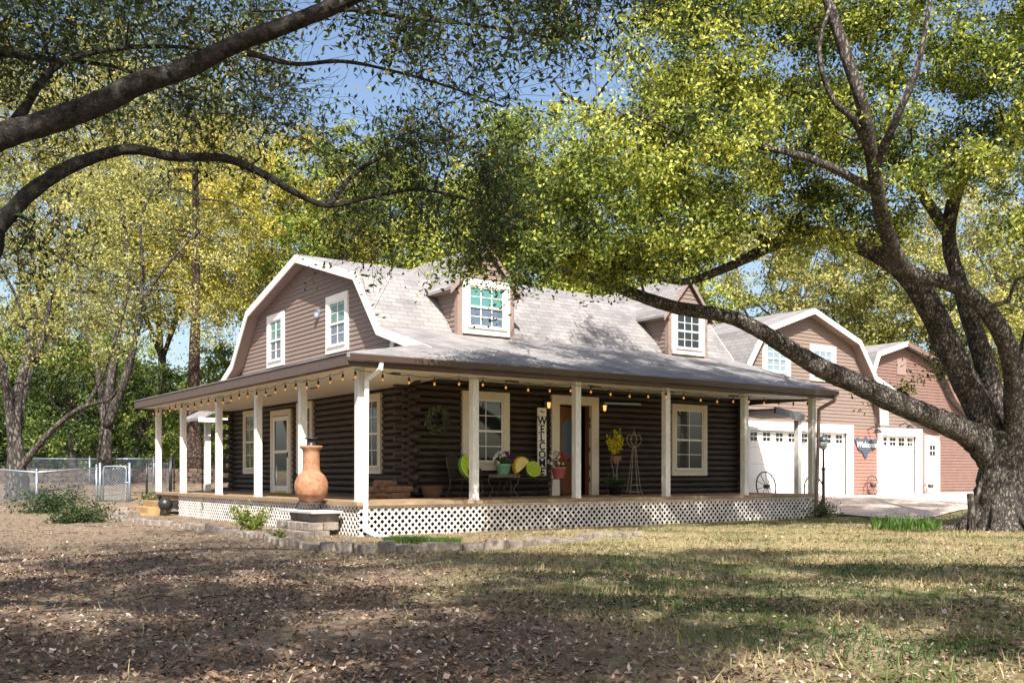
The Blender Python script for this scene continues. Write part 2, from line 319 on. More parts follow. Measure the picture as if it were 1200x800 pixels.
# ------------------------------------------------------------------ ground
def axis(c, n, ext):
    t = np.linspace(-1, 1, n); return c+np.sinh(t*4.6)/np.sinh(4.6)*ext
gx = axis(-1, 300, 260); gy = axis(-5, 300, 260)
X, Y = np.meshgrid(gx, gy); Z = gh(X, Y); n0 = len(gx)
nz = rng.normal(size=Z.shape)*.006; Z2 = Z+nz*(np.hypot(X+3, Y+6) < 25)
me = bpy.data.meshes.new('ground'); idx = np.arange(n0*n0).reshape(n0, n0)
F = np.stack([idx[:-1, :-1], idx[:-1, 1:], idx[1:, 1:], idx[1:, :-1]], -1).reshape(-1, 4)
me.vertices.add(n0*n0); me.vertices.foreach_set('co', np.stack([X, Y, Z2], -1).astype(np.float32).ravel())
me.loops.add(len(F)*4); me.loops.foreach_set('vertex_index', F.astype(np.int32).ravel()); me.polygons.add(len(F)); me.polygons.foreach_set('loop_start', np.arange(0, len(F)*4, 4, dtype=np.int32))
def lawnmask(x, y):
    cx = (x-CAMX)*RT[0]+(y-CAMY)*RT[1]; cy = (x-CAMX)*FW[0]+(y-CAMY)*FW[1]
    wv = 1.2*np.sin(x*.7+2)+.8*np.sin(y*1.1+x*.4)
    a = ss(-2.5, 2.5, cx+wv+.12*(cy-10))
    return np.maximum(a, ss(43, 46, cy)), np.maximum(ss(-1.5, 2.5, cx+wv)*(1-.75*ss(12, 14, cy)*(1-ss(21, 24, cy)))*.9+.25, ss(44, 46, cy)), cx, cy
la, gr, _, _ = lawnmask(X, Y)
for nm, a in (('lawn', la), ('green', gr)):
    at = me.attributes.new(nm, 'FLOAT', 'POINT'); at.data.foreach_set('value', a.astype(np.float32).ravel())
me.polygons.foreach_set('use_smooth', [True]*len(F)); me.update(calc_edges=True); me.materials.append(M['ground'])
go = bpy.data.objects.new('ground', me); COL.objects.link(go); tag(go, kind='structure')
def sheet(name, x0, x1, y0, y1, dz, m, st=.5):
    b = MB(); nx = int((x1-x0)/st)+1; ny = int((y1-y0)/st)+1; xs = np.linspace(x0, x1, nx); ys = np.linspace(y0, y1, ny)
    vs = [(x, y, float(gh(x, y))+dz) for y in ys for x in xs]; b.add(vs, [(j*nx+i, j*nx+i+1, (j+1)*nx+i+1, (j+1)*nx+i) for j in range(ny-1) for i in range(nx-1)], smooth=True)
    o = b.build(name, m); return tag(o, kind='structure')
sheet('driveway', 14.3, 45, -2.6, 5.2, .035, 'conc')
# ------------------------------------------------------------------ the log house
H = thing('log_house', 'dark brown log house with wraparound porch and grey gambrel roof with two dormers', 'house', (0, 0, 0))
DZ, CZ = .65, 3.20
LR = .0765
def logs(bm, ax, fix, a0, a1, z0, z1, opens=(), off=0, inn=1, ends=(0, 0)):
    z = z0+LR+off; i = 0
    while z < z1:
        s0 = a0-(ends[0] if i % 2 == 0 else ends[0]*.25); s1 = a1+(ends[1] if i % 2 == 0 else ends[1]*.25)
        segs = [(s0, s1)]
        for (o0, o1, oz0, oz1) in opens:
            if oz0 < z < oz1:
                segs = [t for (p, q) in segs for t in ((p, min(q, o0)), (max(p, o1), q)) if t[1]-t[0] > .02]
        for p, q in segs:
            ks = max(3, int((q-p)/.8)); tt = np.linspace(p, q, ks); c = fix+inn*LR
            pts = [((t, c+rng.normal()*.002, z) if ax == 'x' else (c+rng.normal()*.002, t, z)) for t in tt]
            bm.tube(pts, LR*1.04, 10)
        z += 2*LR; i += 1
DOOR = (6.68, 7.72)
b = MB(); logs(b, 'x', 2.4, 2.4, 13.4, DZ-.3, 3.36, [(DOOR[0], DOOR[1], .3, 2.95)], ends=(.3, .22)); b.build('front_log_wall', 'log', H)
b = MB(); logs(b, 'y', 2.4, 2.4, 14.0, DZ-.3, 3.5, off=LR*.9, ends=(.3, .28)); b.build('side_log_wall', 'log', H)
b = MB(); logs(b, 'y', 13.4, 2.4, 14.0, 0, 3.36, off=LR*.9, inn=-1, ends=(.25, .2)); b.build('side_log_wall', 'log', H)
b = MB(); logs(b, 'x', 14.0, 2.4, 13.4, 0, 3.36, inn=-1, ends=(.3, .2)); b.build('back_log_wall', 'log', H)
# room behind the open front door, walls coloured near-black for its shade
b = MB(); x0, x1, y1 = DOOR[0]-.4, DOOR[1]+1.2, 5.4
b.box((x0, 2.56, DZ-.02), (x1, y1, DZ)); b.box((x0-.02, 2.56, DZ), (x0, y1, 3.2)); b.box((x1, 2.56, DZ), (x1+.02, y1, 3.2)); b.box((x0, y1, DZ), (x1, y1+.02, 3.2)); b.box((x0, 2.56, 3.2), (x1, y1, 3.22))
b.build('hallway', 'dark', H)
# porch deck
b = MB()
k = 0
for yy in np.arange(-.12, 2.5, .14): b.box((-.12, yy, DZ-.07), (13.62, yy+.134, DZ+rng.normal()*.001))
for xx in np.arange(-.12, 2.5, .14): b.box((xx, 2.54, DZ-.071), (xx+.134, 13.7, DZ-.002))
b.build('porch_deck', 'deck', H)
b = MB(); b.box((-.03, -.03, DZ-.2), (13.55, .01, DZ-.075)); b.box((-.03, .015, DZ-.2), (.01, 13.0, DZ-.075)); b.box((13.56, -.055, .1), (13.6, 2.4, DZ-.047)); b.build('deck_rim', 'deck', H)
def lattice(O, U, Nn, ln, zb, zt):
    b = MB(); sp = .15; wd = .038; h = zt-zb
    for s in (1, -1):
        u = -h
        while u < ln+h:
            ua, ub = (u, u+h) if s == 1 else (u+h, u)     # bottom u, top u
            za, zz = zb, zt; a, c = ua, ub
            lo, hi = min(a, c), max(a, c)
            if hi > 0 and lo < ln:
                def cl(p, zp, q, zq):
                    if p < 0: t = (0-p)/(q-p); return 0, zp+(zq-zp)*t
                    if p > ln: t = (ln-p)/(q-p); return ln, zp+(zq-zp)*t
                    return p, zp
                a2, z2 = cl(a, za, c, zz); c2, z3 = cl(c, zz, a, za)
                if abs(a2-c2) > .02:
                    n = .008 if s == 1 else .0
                    p = lambda uu, z: (O[0]+U[0]*uu+Nn[0]*n, O[1]+U[1]*uu+Nn[1]*n, z)
                    b.bar(p(a2, z2), p(c2, z3), .011, wd, up=(0, 0, 1)) if False else None
                    dx = wd*.7
                    f = lambda uu, z, m: (O[0]+U[0]*uu+Nn[0]*m, O[1]+U[1]*uu+Nn[1]*m, z)
                    b.hexa([f(a2-dx, z2, n), f(a2+dx, z2, n), f(a2+dx, z2, n+.006), f(a2-dx, z2, n+.006), f(c2-dx, z3, n), f(c2+dx, z3, n), f(c2+dx, z3, n+.006), f(c2-dx, z3, n+.006)])
            u += sp
    b.fbox((O[0], O[1], 0), U, Nn, 0, ln, zt-.03, zt, .016, .024); b.fbox((O[0], O[1], 0), U, Nn, 0, ln, zb, zb+.03, .016, .024)
    return b.build('lattice_skirt', 'latt', H)
lattice((-.06, -.045, 0), (1, 0), (0, -1), 13.62, -.04, DZ-.074)
lattice((-.045, -.02, 0), (0, 1), (-1, 0), 11.3, -.08, DZ-.074)
lattice((13.6, 0, 0), (0, 1), (1, 0), 2.4, -.02, DZ-.074)
# porch posts
PX_F = [0, 2.6, 5.31, 8.05, 10.8, 13.48]; PY_S = [2.69, 5.27, 8.02, 11.04, 13.5]
def post(x, y, z0=DZ, z1=CZ+.03):
    b = MB(); b.box((x-.075, y-.075, z0), (x+.075, y+.075, z1)); b.box((x-.085, y-.085, z0), (x+.085, y+.085, z0+.02)); return b.build('porch_post', 'post', H, bevel=.006)
for x in PX_F: post(x, 0, DZ if x < 13 else .02)
for y in PY_S: post(0, y, DZ if y < 12 else -.05)
# ceiling
A, B, C, D, E_, Fp, G = (-.4, -.4, 3.21), (13.72, -.4, 3.21), (13.72, 2.5, 3.36), (3.3, 2.5, 3.38), (2.5, 2.5, 3.2), (-.4, 14.3, 3.21), (2.5, 14.3, 3.2)
b = MB(); b.panel([A, B, C, D], .012); b.panel([A, D, E_], .012); b.panel([A, E_, G, Fp], .012); b.build('porch_ceiling', 'ceil', H)
b = MB()
for (x, y, r) in [(1.0, 4.4, 1), (1.0, 7.2, 1), (1.0, 10.2, 1), (1.2, .9, 0), (4.2, .9, 0), (6.6, .9, 0), (9.0, .9, 0), (11.4, .9, 0), (.9, 1.9, 1)]:
    z = 3.21+(y+.4)/2.9*.16-.02 if not r else 3.195
    v = MB(); (v.box((x-.17, y-.03, z-.03), (x+.17, y+.03, z)) if not r else v.box((x-.03, y-.17, z-.02), (x+.03, y+.17, z+.005))); v.build('ceiling_vent', 'black', H)
# fascia, gutter
b = MB(); b.box((-.5, -.5, 3.19), (-.46, 14.25, 3.40)); b.box((-.5, 14.25, 3.19), (2.4, 14.29, 3.40)); b.box((-.46, -.5, 3.19), (13.8, -.46, 3.38)); b.box((13.76, -.46, 3.19), (13.8, 2.5, 3.38))
b.box((-.46, -.46, 3.19), (-.3, 14.25, 3.208)); b.box((-.3, -.46, 3.19), (13.76, -.3, 3.208)); b.build('fascia', 'fascia', H)
b = MB()
prof = [(-.5, 3.37), (-.51, 3.27), (-.56, 3.235), (-.62, 3.26), (-.635, 3.37), (-.622, 3.37), (-.61, 3.27), (-.56, 3.25), (-.52, 3.28), (-.512, 3.37)]
k = len(prof); vs = [(-.5, y, z+.02) for y, z in prof]+[(13.8, y, z+.02) for y, z in prof]
b.add(vs, [(i, (i+1) % k, (i+1) % k+k, i+k) for i in range(k)]+[tuple(range(k))[::-1], tuple(range(k, 2*k))]); b.build('gutter', 'gutter', H)
# downspouts
def spout(pts, m, n='downspout'):
    b = MB(); pts = [Vector(p) for p in pts]
    for p, q in zip(pts[:-1], pts[1:]):
        d = (q-p).normalized(); b.bar(p-d*.015, q+d*.015, .085, .06, up=(0, 1, 0.01))
    return b.build(n, m, H, bevel=.008)
spout([(.16, -.57, 3.28), (.16, -.54, 3.15), (.06, -.17, 2.97), (.06, -.125, .12), (.28, -.24, -.0), (.42, -.34, -.02)], 'door_white')
spout([(13.72, -.57, 3.28), (13.72, -.54, 3.14), (13.56, -.17, 2.92), (13.5, -.125, .06)], 'siding_trim')
# roof
XR0, XR1, YM = 2.05, 13.85, 7.9
PF = [(-.52, 3.42), (3.1, 4.57), (4.3, 6.02), (YM, 7.08)]
PB = [(YM, 7.08), (11.6, 6.05), (12.9, 4.6), (14.3, 4.0)]
b = MB(); T = .09
s_ = .2
hy = .585/ .3177  # where hip line reaches x=2.4 handled below
sl = (4.57-3.42)/3.62
def zf(y): return 3.42+sl*(y+.52)
ya = (s_*(XR0+.52))/sl-.52; zA = zf(ya)
b.panel([(-.52, -.52, 3.42), (XR1, -.52, 3.42), (XR1, 3.1, 4.57), (XR0, 3.1, 4.57), (XR0, ya, zA)], T)
b.panel([(XR0, 3.1, 4.57), (XR1, 3.1, 4.57), (XR1, 4.3, 6.02), (XR0, 4.3, 6.02)], T)
b.panel([(XR0, 4.3, 6.02), (XR1, 4.3, 6.02), (XR1, YM, 7.08), (XR0, YM, 7.08)], T)
b.panel([(XR0, YM, 7.08), (XR1, YM, 7.08), (XR1, 11.6, 6.05), (XR0, 11.6, 6.05)], T)
b.panel([(XR0, 11.6, 6.05), (XR1, 11.6, 6.05), (XR1, 12.9, 4.6), (XR0, 12.9, 4.6)], T)
b.panel([(XR0, 12.9, 4.6), (XR1, 12.9, 4.6), (XR1, 14.3, 4.0), (XR0, 14.3, 4.0)], T)
b.build('main_roof', 'shingle', H)
b = MB(); xw = 2.42; zW = 3.42+s_*(xw+.52)
b.panel([(-.52, -.52, 3.42), (XR0, ya, zA), (XR0, ya+.001, zA-.001), (xw, ya+.3, zW), (xw, 14.3, zW), (-.52, 14.3, 3.42)], .02, ud=(0, 1, 0))
b.build('side_porch_roof', 'shingle', H)
# gable siding
def gprof(pf, z):                                       # y at height z on one side
    for (ya_, za), (yb, zb) in zip(pf[:-1], pf[1:]):
        if min(za, zb) <= z <= max(za, zb) and za != zb: return ya_+(yb-ya_)*(z-za)/(zb-za)
    return None
def siding_poly(b, org, U, Nn, lf, rf, z0, z1, st=.118):
    z = z0
    while z < z1-.01:
        zt = min(z+st, z1); a0, a1, c0, c1 = lf(z), rf(z), lf(zt-1e-4), rf(zt-1e-4)
        if a1-a0 > .02:
            f = lambda u, n, zz: (org[0]+U[0]*u+Nn[0]*n, org[1]+U[1]*u+Nn[1]*n, zz)
            b.hexa([f(a0, -.03, z), f(a1, -.03, z), f(a1, .022, z), f(a0, .022, z), f(c0, -.03, zt), f(c1, -.03, zt), f(c1, .002, zt), f(c0, .002, zt)])
        z += st
GL = [(2.6, 3.3), (2.75, 3.9), (3.25, 4.55), (4.42, 5.98), (YM, 7.0)]; GR = [(13.6, 3.3), (13.4, 3.9), (12.75, 4.55), (11.5, 5.98), (YM, 7.0)]
def gable(xp, nx):
    b = MB()
    def L_(z): return gprof(GL, z) if z < 6.999 else YM
    def R_(z): return gprof(GR, z) if z < 6.999 else YM
    # front toe under the flared roof
    siding_poly(b, (xp, 0), (0, 1), (nx, 0), lambda z: (L_(z) if z > 4.5 else max(.9, (z-3.42)/sl-.35)), R_, 3.55, 6.96)
    return b.build('gable_wall', 'siding', H)
gable(2.4, -1); gable(13.5, 1)
# rake boards
def rake(xp, pts, nx, w_=.2, name='rake_board', m='white', th=.035):
    b = MB(); P2 = [np.array(p, float) for p in pts]; k = len(P2)
    low = []
    for i, p in enumerate(P2):
        t0 = P2[i]-P2[i-1] if i else P2[1]-P2[0]; t1 = P2[i+1]-P2[i] if i < k-1 else P2[-1]-P2[-2]
        t0 = t0/np.linalg.norm(t0); t1 = t1/np.linalg.norm(t1); n0_ = np.array([t0[1], -t0[0]]); n1_ = np.array([t1[1], -t1[0]]); n_ = n0_+n1_; n_ /= np.linalg.norm(n_)
        low.append(p+n_*w_/max(.5, n_.dot(n0_)))
    for i in range(k-1):
        q = [P2[i], P2[i+1], low[i+1], low[i]]
        b.prism([(xp, a[0], a[1]) for a in q], (nx*th, 0, 0))
    return b.build(name, m, H)
for xp, nx in ((XR0-.002, -1), (XR1+.002, 1)):
    rake(xp, [(.75, 3.83), (3.1, 4.55), (4.3, 6.0), (YM, 7.06), (11.6, 6.03), (12.9, 4.58), (14.1, 4.02)], nx)
    # soffit under the rake overhang
    b = MB(); xa, xb = (xp, 2.4) if nx < 0 else (13.5, xp)
    pr = [(.95, 3.83), (3.1, 4.42), (4.36, 5.86), (YM, 6.93), (11.55, 5.9), (12.85, 4.45), (14.0, 3.9)]
    for (y0, z0), (y1, z1) in zip(pr[:-1], pr[1:]): b.add([(xa, y0, z0), (xb, y0, z0), (xb, y1, z1), (xa, y1, z1)], [(0, 1, 2, 3)])
    b.build('rake_soffit', 'siding_trim', H)
b = MB(); b.prism([(2.33, 3.02, 4.0), (2.33, 3.2, 4.0), (2.33, 3.0, 4.5), (2.33, 2.82, 4.5)], (.03, 0, 0)); b.build('trim_board', 'white', H)
# windows
def window(parent, O, U, Nn, wd, ht, cas=.13, rows=2, cols=2, frame='cream', top='glass', bot='glass', n0=.0, name='window', sill=True, lowgrid=True):
    b = MB(); F_ = lambda bb, *a: bb.fbox(O, U, Nn, *a)
    F_(b, 0, cas, 0, ht, n0-.05, n0+.05); F_(b, wd-cas, wd, 0, ht, n0-.05, n0+.05); F_(b, cas, wd-cas, ht-cas, ht, n0-.05, n0+.048); F_(b, cas, wd-cas, 0, cas, n0-.05, n0+.048)
    if sill: F_(b, cas*.6, wd-cas*.6, cas-.03, cas+.012, n0+.05, n0+.085)
    c = b.build(name, frame, parent)
    i0, i1, z0, z1 = cas, wd-cas, cas, ht-cas; zm = (z0+z1)/2; s = .035
    b = MB(); F_(b, i0, i0+s, z0+.013, z1, n0, n0+.03); F_(b, i1-s, i1, z0+.013, z1, n0, n0+.03); F_(b, i0+s, i1-s, z1-s, z1, n0, n0+.028); F_(b, i0+s, i1-s, z0+.013, z0+s+.013, n0, n0+.028); F_(b, i0+s, i1-s, zm-.025, zm+.025, n0, n0+.036)
    m_ = .009
    for (a, e, g) in ((zm+.025, z1-s, True), (z0+s+.013, zm-.025, lowgrid)):
        if not g: continue
        for k in range(1, cols): u = i0+s+(i1-i0-2*s)*k/cols; F_(b, u-m_, u+m_, a, e, n0+.002, n0+.02)
        for k in range(1, rows): z = a+(e-a)*k/rows; F_(b, i0+s, i1-s, z-m_, z+m_, n0+.002, n0+.018)
    b.build('sash', frame if frame != 'cream' else 'white', c)
    for nm, a, e, mm in (('pane', zm, z1-.01, top), ('pane', z0+.01, zm, bot)):
        b = MB(); F_(b, i0+.005, i1-.005, a, e, n0-.03, n0+.008); b.build(nm, mm, c)
    return c
FU, FN, SU, SN = (1, 0), (0, -1), (0, 1), (-1, 0)
window(H, (3.82, 2.4, 1.27), FU, FN, 1.34, 1.86, .19)
window(H, (10.58, 2.4, 1.14), FU, FN, 1.36, 1.96, .16)
window(H, (2.4, 3.66, 1.19), SU, SN, .95, 1.9, .15)
window(H, (2.4, 7.55, 1.19), SU, SN, 1.05, 1.95, .15)
window(H, (2.4, 11.7, 1.19), SU, SN, 1.05, 1.93, .14)
window(H, (2.4, 5.38, 4.28), SU, SN, 1.28, 1.48, .18, frame='white', top='glass_teal', bot='glass_blue', cols=2, n0=.01)
window(H, (2.4, 9.5, 4.28), SU, SN, 1.25, 1.52, .18, frame='white', top='glass_teal', bot='glass_blue', cols=2, n0=.01)
# gable wall fixture
b = MB(); b.lathe([(.05, 0), (.075, .03), (.075, .12), (.04, .16)], (2.33, 7.2, 5.28), 10); b.box((2.34, 7.13, 5.4), (2.4, 7.27, 5.55)); b.build('floodlight', 'galv', H)
# front door
cas = MB(); O = (DOOR[0]-.24, 2.4, DZ)
W_ = DOOR[1]-DOOR[0]+.48
cas.fbox(O, FU, FN, 0, .24, 0, 2.5, -.05, .055); cas.fbox(O, FU, FN, W_-.24, W_, 0, 2.5, -.05, .055); cas.fbox(O, FU, FN, .24, W_-.24, 2.28, 2.5, -.05, .053)
dr = cas.build('front_door', 'cream', H)
jb = MB(); jb.fbox(O, FU, FN, .24, .26, 0, 2.28, -.2, -.05); jb.fbox(O, FU, FN, W_-.26, W_-.24, 0, 2.28, -.2, -.05); jb.fbox(O, FU, FN, .24, W_-.24, 2.26, 2.28, -.2, -.05); jb.build('jamb', 'wooddoor', dr)
th = rad(24); du = (math.cos(th), math.sin(th)); dn = (math.sin(th), -math.cos(th)); DO = (DOOR[0]+.03, 2.47, DZ+.02)
b = MB(); b.fbox(DO, du, dn, 0, .95, 0, 2.22, -.02, .02); b.fbox(DO, du, dn, .12, .40, .15, .75, .02, .035); b.fbox(DO, du, dn, .55, .83, .15, .75, .02, .035)
b.build('door_leaf', 'wooddoor', dr, bevel=.004)
pts = []
for t in np.linspace(0, 1, 13): pts.append((.16+.62*t, 1.93-.22*(2*t-1)**2 if True else 0))
bot = [(.78, 1.05), (.62, .98), (.47, .86), (.32, .98), (.16, 1.05)]
poly = [(DO[0]+du[0]*u+dn[0]*.021, DO[1]+du[1]*u+dn[1]*.021, DO[2]+z) for u, z in pts+bot]
b = MB(); b.prism(poly, (dn[0]*.012, dn[1]*.012, 0)); b.build('door_glass', 'glass_blue', dr)
b = MB(); b.tube([poly[i] for i in list(range(len(poly)))+[0]], .016, 6); b.build('glass_moulding', 'wooddoor', dr)
b = MB(); kx = (DO[0]+du[0]*.88+dn[0]*.05, DO[1]+du[1]*.88+dn[1]*.05, DO[2]+1.0); b.lathe([(.01, -.03), (.03, -.015), (.03, .015), (.01, .03)], kx, 10); b.build('door_knob', mat('brass', (.6, .4, .12), .25, metal=.9), dr)
# side storm door
O = (2.4, 9.0, DZ); b = MB(); F_ = lambda *a: b.fbox(O, SU, SN, *a)
F_(0, .16, 0, 2.36, -.05, .05); F_(1.34, 1.5, 0, 2.36, -.05, .05); F_(.16, 1.34, 2.2, 2.36, -.05, .048); sdoor = b.build('side_door', 'cream', H)
b = MB(); F_(.16, .29, 0, 2.18, .0, .04); F_(1.21, 1.34, 0, 2.18, 0, .04); F_(.29, 1.21, 2.05, 2.18, 0, .038); F_(.29, 1.21, .06, .2, 0, .038); F_(.29, 1.21, 1.13, 1.21, 0, .039); b.build('storm_frame', 'white', sdoor)
b = MB(); F_(.28, 1.22, .19, 2.06, -.01, .015); b.build('pane', 'glass', sdoor)
b = MB(); F_(.29, 1.21, .0, .06, 0, .042); b.build('kick_strip', mat('yellow_strip', (.6, .5, .06), .5), sdoor)
b = MB(); F_(.2, .24, 1.0, 1.14, .04, .08); b.build('handle', 'black', sdoor)
b = MB(); b.box((2.3, 11.25, 1.75), (2.39, 11.45, 2.2)); b.build('meter_box', 'slab', H)
# coach lights
for lx in (6.23, 8.03):
    b = MB(); b.box((lx-.05, 2.33, 2.82), (lx+.05, 2.41, 3.02)); b.tube([(lx, 2.35, 2.98), (lx, 2.25, 3.04), (lx, 2.2, 2.97)], .012, 6); b.lathe([(.085, 0), (.02, .06)], (lx, 2.2, 2.94), 6); b.lathe([(.04, -.015), (.05, 0)], (lx, 2.2, 2.79), 6)
    for a in (0, 1.57, 3.14, 4.71): b.tube([(lx+.045*math.cos(a), 2.2+.045*math.sin(a), 2.78), (lx+.07*math.cos(a), 2.2+.07*math.sin(a), 2.95)], .006, 4)
    l = b.build('wall_lantern', 'black', H); b = MB(); b.lathe([(.040, -.0), (.058, .14)], (lx, 2.2, 2.80), 6); b.build('lantern_glass', 'lampglow', l)
# dormers
def dormer(x0, x1, yf=2.9):
    xm = (x0+x1)/2; ze, zp, zb = 5.72, 6.72, 4.38
    b = MB()
    gl = lambda z: 0 if z < ze+.02 else (z-ze)/(zp-ze)*(xm-x0); grr = lambda z: (x1-x0)-gl(z)
    siding_poly(b, (x0, yf), (1, 0), (0, -1), gl, grr, zb, zp-.12)
    for xx, nx in ((x0, -1), (x1, 1)):
        siding_poly(b, (xx, yf), (0, 1), (nx, 0), lambda z: 0, lambda z: max(.1, (1.4 if z > 6.0 else gprof([(3.1, 4.57), (4.3, 6.02)], max(z, 4.571))-yf+.15)), zb, ze+.1)
    d = b.build('dormer', 'siding', H)
    b = MB()
    for xx, u in ((x0-.025, 0), (x1-.085, 0)): b.box((xx, yf-.045, zb), (xx+.11, yf-.02, ze+.1))
    b.box((x0-.022, yf-.03, zb), (x0-.0, yf+.1, ze)); b.box((x1, yf-.03, zb), (x1+.022, yf+.1, ze)); b.box((x0+.085, yf-.043, zb), (x1-.085, yf-.018, zb+.1))
    b.build('corner_trim', 'siding_trim', d)
    ov = .26; k = (zp-ze)/(xm-x0); b = MB(); yb = 4.3+(zp-6.02)/((7.08-6.02)/(YM-4.3)); ye = 4.3
    for s in (-1, 1):
        xe = xm+s*(xm-x0+ov); zz = ze-ov*k*.55; 
        b.panel([(xm, yf-.11, zp+.06), (xe, yf-.11, zz+.06), (xe, 4.12, zz+.06), (xm, yb+.1, zp+.06)], .06, ud=(0, 1, 0))
    b.build('dormer_roof', 'shingle', d)
    b = MB()
    for s in (-1, 1):
        xe = xm+s*(xm-x0+ov); zz = ze-ov*k*.55
        b.prism([(xm, yf-.11, zp), (xe, yf-.11, zz), (xe, yf-.11, zz-.10), (xm, yf-.11, zp-.12)], (0, -.025, 0)); 
        b.add([(xe, yf-.11, zz-.01), (xe, 4.0, zz-.01), (x0 if s < 0 else x1, 4.0, zz-.01), (x0 if s < 0 else x1, yf-.11, zz-.01)], [(0, 1, 2, 3)])
    b.build('dormer_rake', 'siding_trim', d)
    return d
for (x0, x1) in ((4.02, 5.62), (10.95, 12.45)):
    dormer(x0, x1)
    window(H, (x0+.12, 2.9, 4.55), FU, FN, x1-x0-.24, 1.32, .17, frame='white', top='glass_teal' if x0 < 8 else 'glass', bot='glass_blue' if x0 < 8 else 'glass', cols=3, n0=.03, name='dormer_window')
# little rear porch cover on the left
b = MB(); bx, by, _ = P(243, 570, 34); b.box((bx-.09, by-.09, .0), (bx+.09, by+.09, 3.02)); b.build('porch_post', 'post', H)
b = MB(); b.panel([(bx-.5, by-.6, 3.1), (bx-.5, by+1.5, 3.1), (3.4, by+1.5, 3.75), (3.4, by-.6, 3.75)], .1, ud=(0, 1, 0)); b.build('rear_porch_roof', 'shingle', H)
b = MB(); b.box((bx-.5, by-.63, 2.95), (3.4, by-.603, 3.1)); b.build('rear_beam', 'white', H)
# ------------------------------------------------------------------ covered walkway between house and garage
wx, wy, _ = P(935, 560, 29.2); 
wk = thing('walkway_cover', 'small grey flat canopy on a single white post between log house and garage', 'canopy', (wx, wy, float(gh(wx, wy))))
b = MB(); b.box((wx-.08, wy-.08, float(gh(wx, wy))), (wx+.08, wy+.08, 2.78)); b.build('post', 'post', wk)
b = MB(); b.bar((13.6, 1.35, 2.98), (wx+.15, wy-.1, 2.86), .06, .2); b.build('beam', mat('grey_beam', (.12, .125, .135), .6, var=.3), wk)
b = MB(); b.panel([(13.8, 1.5, 3.05), (wx+.2, wy-.05, 2.93), (wx+.3, 3.6, 2.95), (13.9, 3.6, 3.08)], .05); b.build('canopy_roof', 'shingle', wk)
# ------------------------------------------------------------------ garage
GZ, GY = .42, 3.9
Gg = thing('garage', 'mauve brown gambrel garage with one wide and one single white door', 'garage', (18.2, GY, GZ))
GX = 18.2
gl_ = [(14.75, GZ-.2), (14.78, 3.0), (15.2, 4.55), (15.85, 5.62), (GX, 6.46)]
gr_ = [(26.0, GZ-.2), (26.0, 2.75), (23.7, 3.62), (21.55, 4.45), (20.55, 5.62), (GX, 6.46)]
def gpw(pf, z):
    for (a, za), (c, zb) in zip(pf[:-1], pf[1:]):
        if za <= z <= zb: return a+(c-a)*(z-za)/(zb-za+1e-9)
    return pf[-1][0]
b = MB(); siding_poly(b, (0, GY), (1, 0), (0, -1), lambda z: gpw(gl_, z), lambda z: gpw(gr_, z), 2.75, 6.40); b.build('upper_wall', 'siding', Gg)
b = MB()
for a0, a1 in ((14.78, 15.15), (20.75, 22.1), (24.8, 26.0)):
    b = MB(); siding_poly(b, (0, GY), (1, 0), (0, -1), lambda z: a0, lambda z: a1, GZ-.15, 2.75); b.build('lower_wall', 'siding_red', Gg)
b = MB()
siding_poly(b, (26.0, GY), (0, 1), (1, 0), lambda z: 0, lambda z: 7, GZ-.15, 2.75); siding_poly(b, (14.78, GY), (0, 1), (-1, 0), lambda z: 0, lambda z: 7, GZ-.15, 3.0)
b.build('side_wall', 'siding_red', Gg)
def zbk(y): return y
def rk(pts, y, name, m, par, w_=.17, th=.035, flip=1):
    b = MB(); P2 = [np.array(p, float) for p in pts]; k = len(P2); low = []
    for i, p in enumerate(P2):
        t0 = P2[i]-P2[i-1] if i else P2[1]-P2[0]; t1 = P2[i+1]-P2[i] if i < k-1 else P2[-1]-P2[-2]
        t0 = t0/np.linalg.norm(t0); t1 = t1/np.linalg.norm(t1); n0_ = np.array([t0[1], -t0[0]]); n1_ = np.array([t1[1], -t1[0]]); n_ = n0_+n1_; n_ /= np.linalg.norm(n_)
        low.append(p+n_*w_/max(.5, n_.dot(n0_)))
    for i in range(k-1):
        q = [P2[i], P2[i+1], low[i+1], low[i]]; b.prism([(a[0], y, a[1]) for a in q], (0, -th, 0))
    return b.build(name, m, par)
roofL = [(14.45, 2.9), (14.55, 3.6), (14.98, 4.65), (15.72, 5.76), (GX, 6.62)]
roofR = [(GX, 6.62), (20.68, 5.76), (21.62, 4.55)]
def roofs(pts, y0, y1, par, name='roof'):
    b = MB()
    for (xa, za), (xb, zb) in zip(pts[:-1], pts[1:]): b.panel([(xa, y0, za), (xb, y0, zb), (xb, y1, zb), (xa, y1, za)], .08, ud=(0, 1, 0))
    return b.build(name, 'shingle', par)
roofs(roofL+roofR[1:], GY-.35, GY+7.5, Gg); roofs([(21.62, 4.55), (23.85, 3.75), (26.3, 2.85)], GY-.35, GY+7.5, Gg, 'lean_to_roof')
rk([(14.55, 3.6), (14.98, 4.63), (15.72, 5.74), (GX, 6.6), (20.68, 5.74), (21.62, 4.53)], GY-.355, 'rake_board', 'white', Gg)
rk([(21.62, 4.55), (23.85, 3.73), (26.3, 2.83)], GY-.357, 'rake_board', 'white', Gg, .2)
rk([(21.62, 4.4), (21.9, 3.9), (22.05, 3.4), (22.08, 2.9)], GY-.3, 'curved_trim', 'white', Gg, .22, .2)
b = MB()
for pr in ([(14.6, 3.5), (15.02, 4.5), (15.78, 5.6), (GX, 6.46), (20.62, 5.6), (21.5, 4.4), (21.85, 3.85), (21.95, 2.95)], [(21.6, 4.4), (23.8, 3.6), (26.3, 2.7)]):
    for (xa, za), (xb, zb) in zip(pr[:-1], pr[1:]): b.add([(xa, GY-.35, za), (xb, GY-.35, zb), (xb, GY, zb), (xa, GY, za)], [(0, 1, 2, 3)])
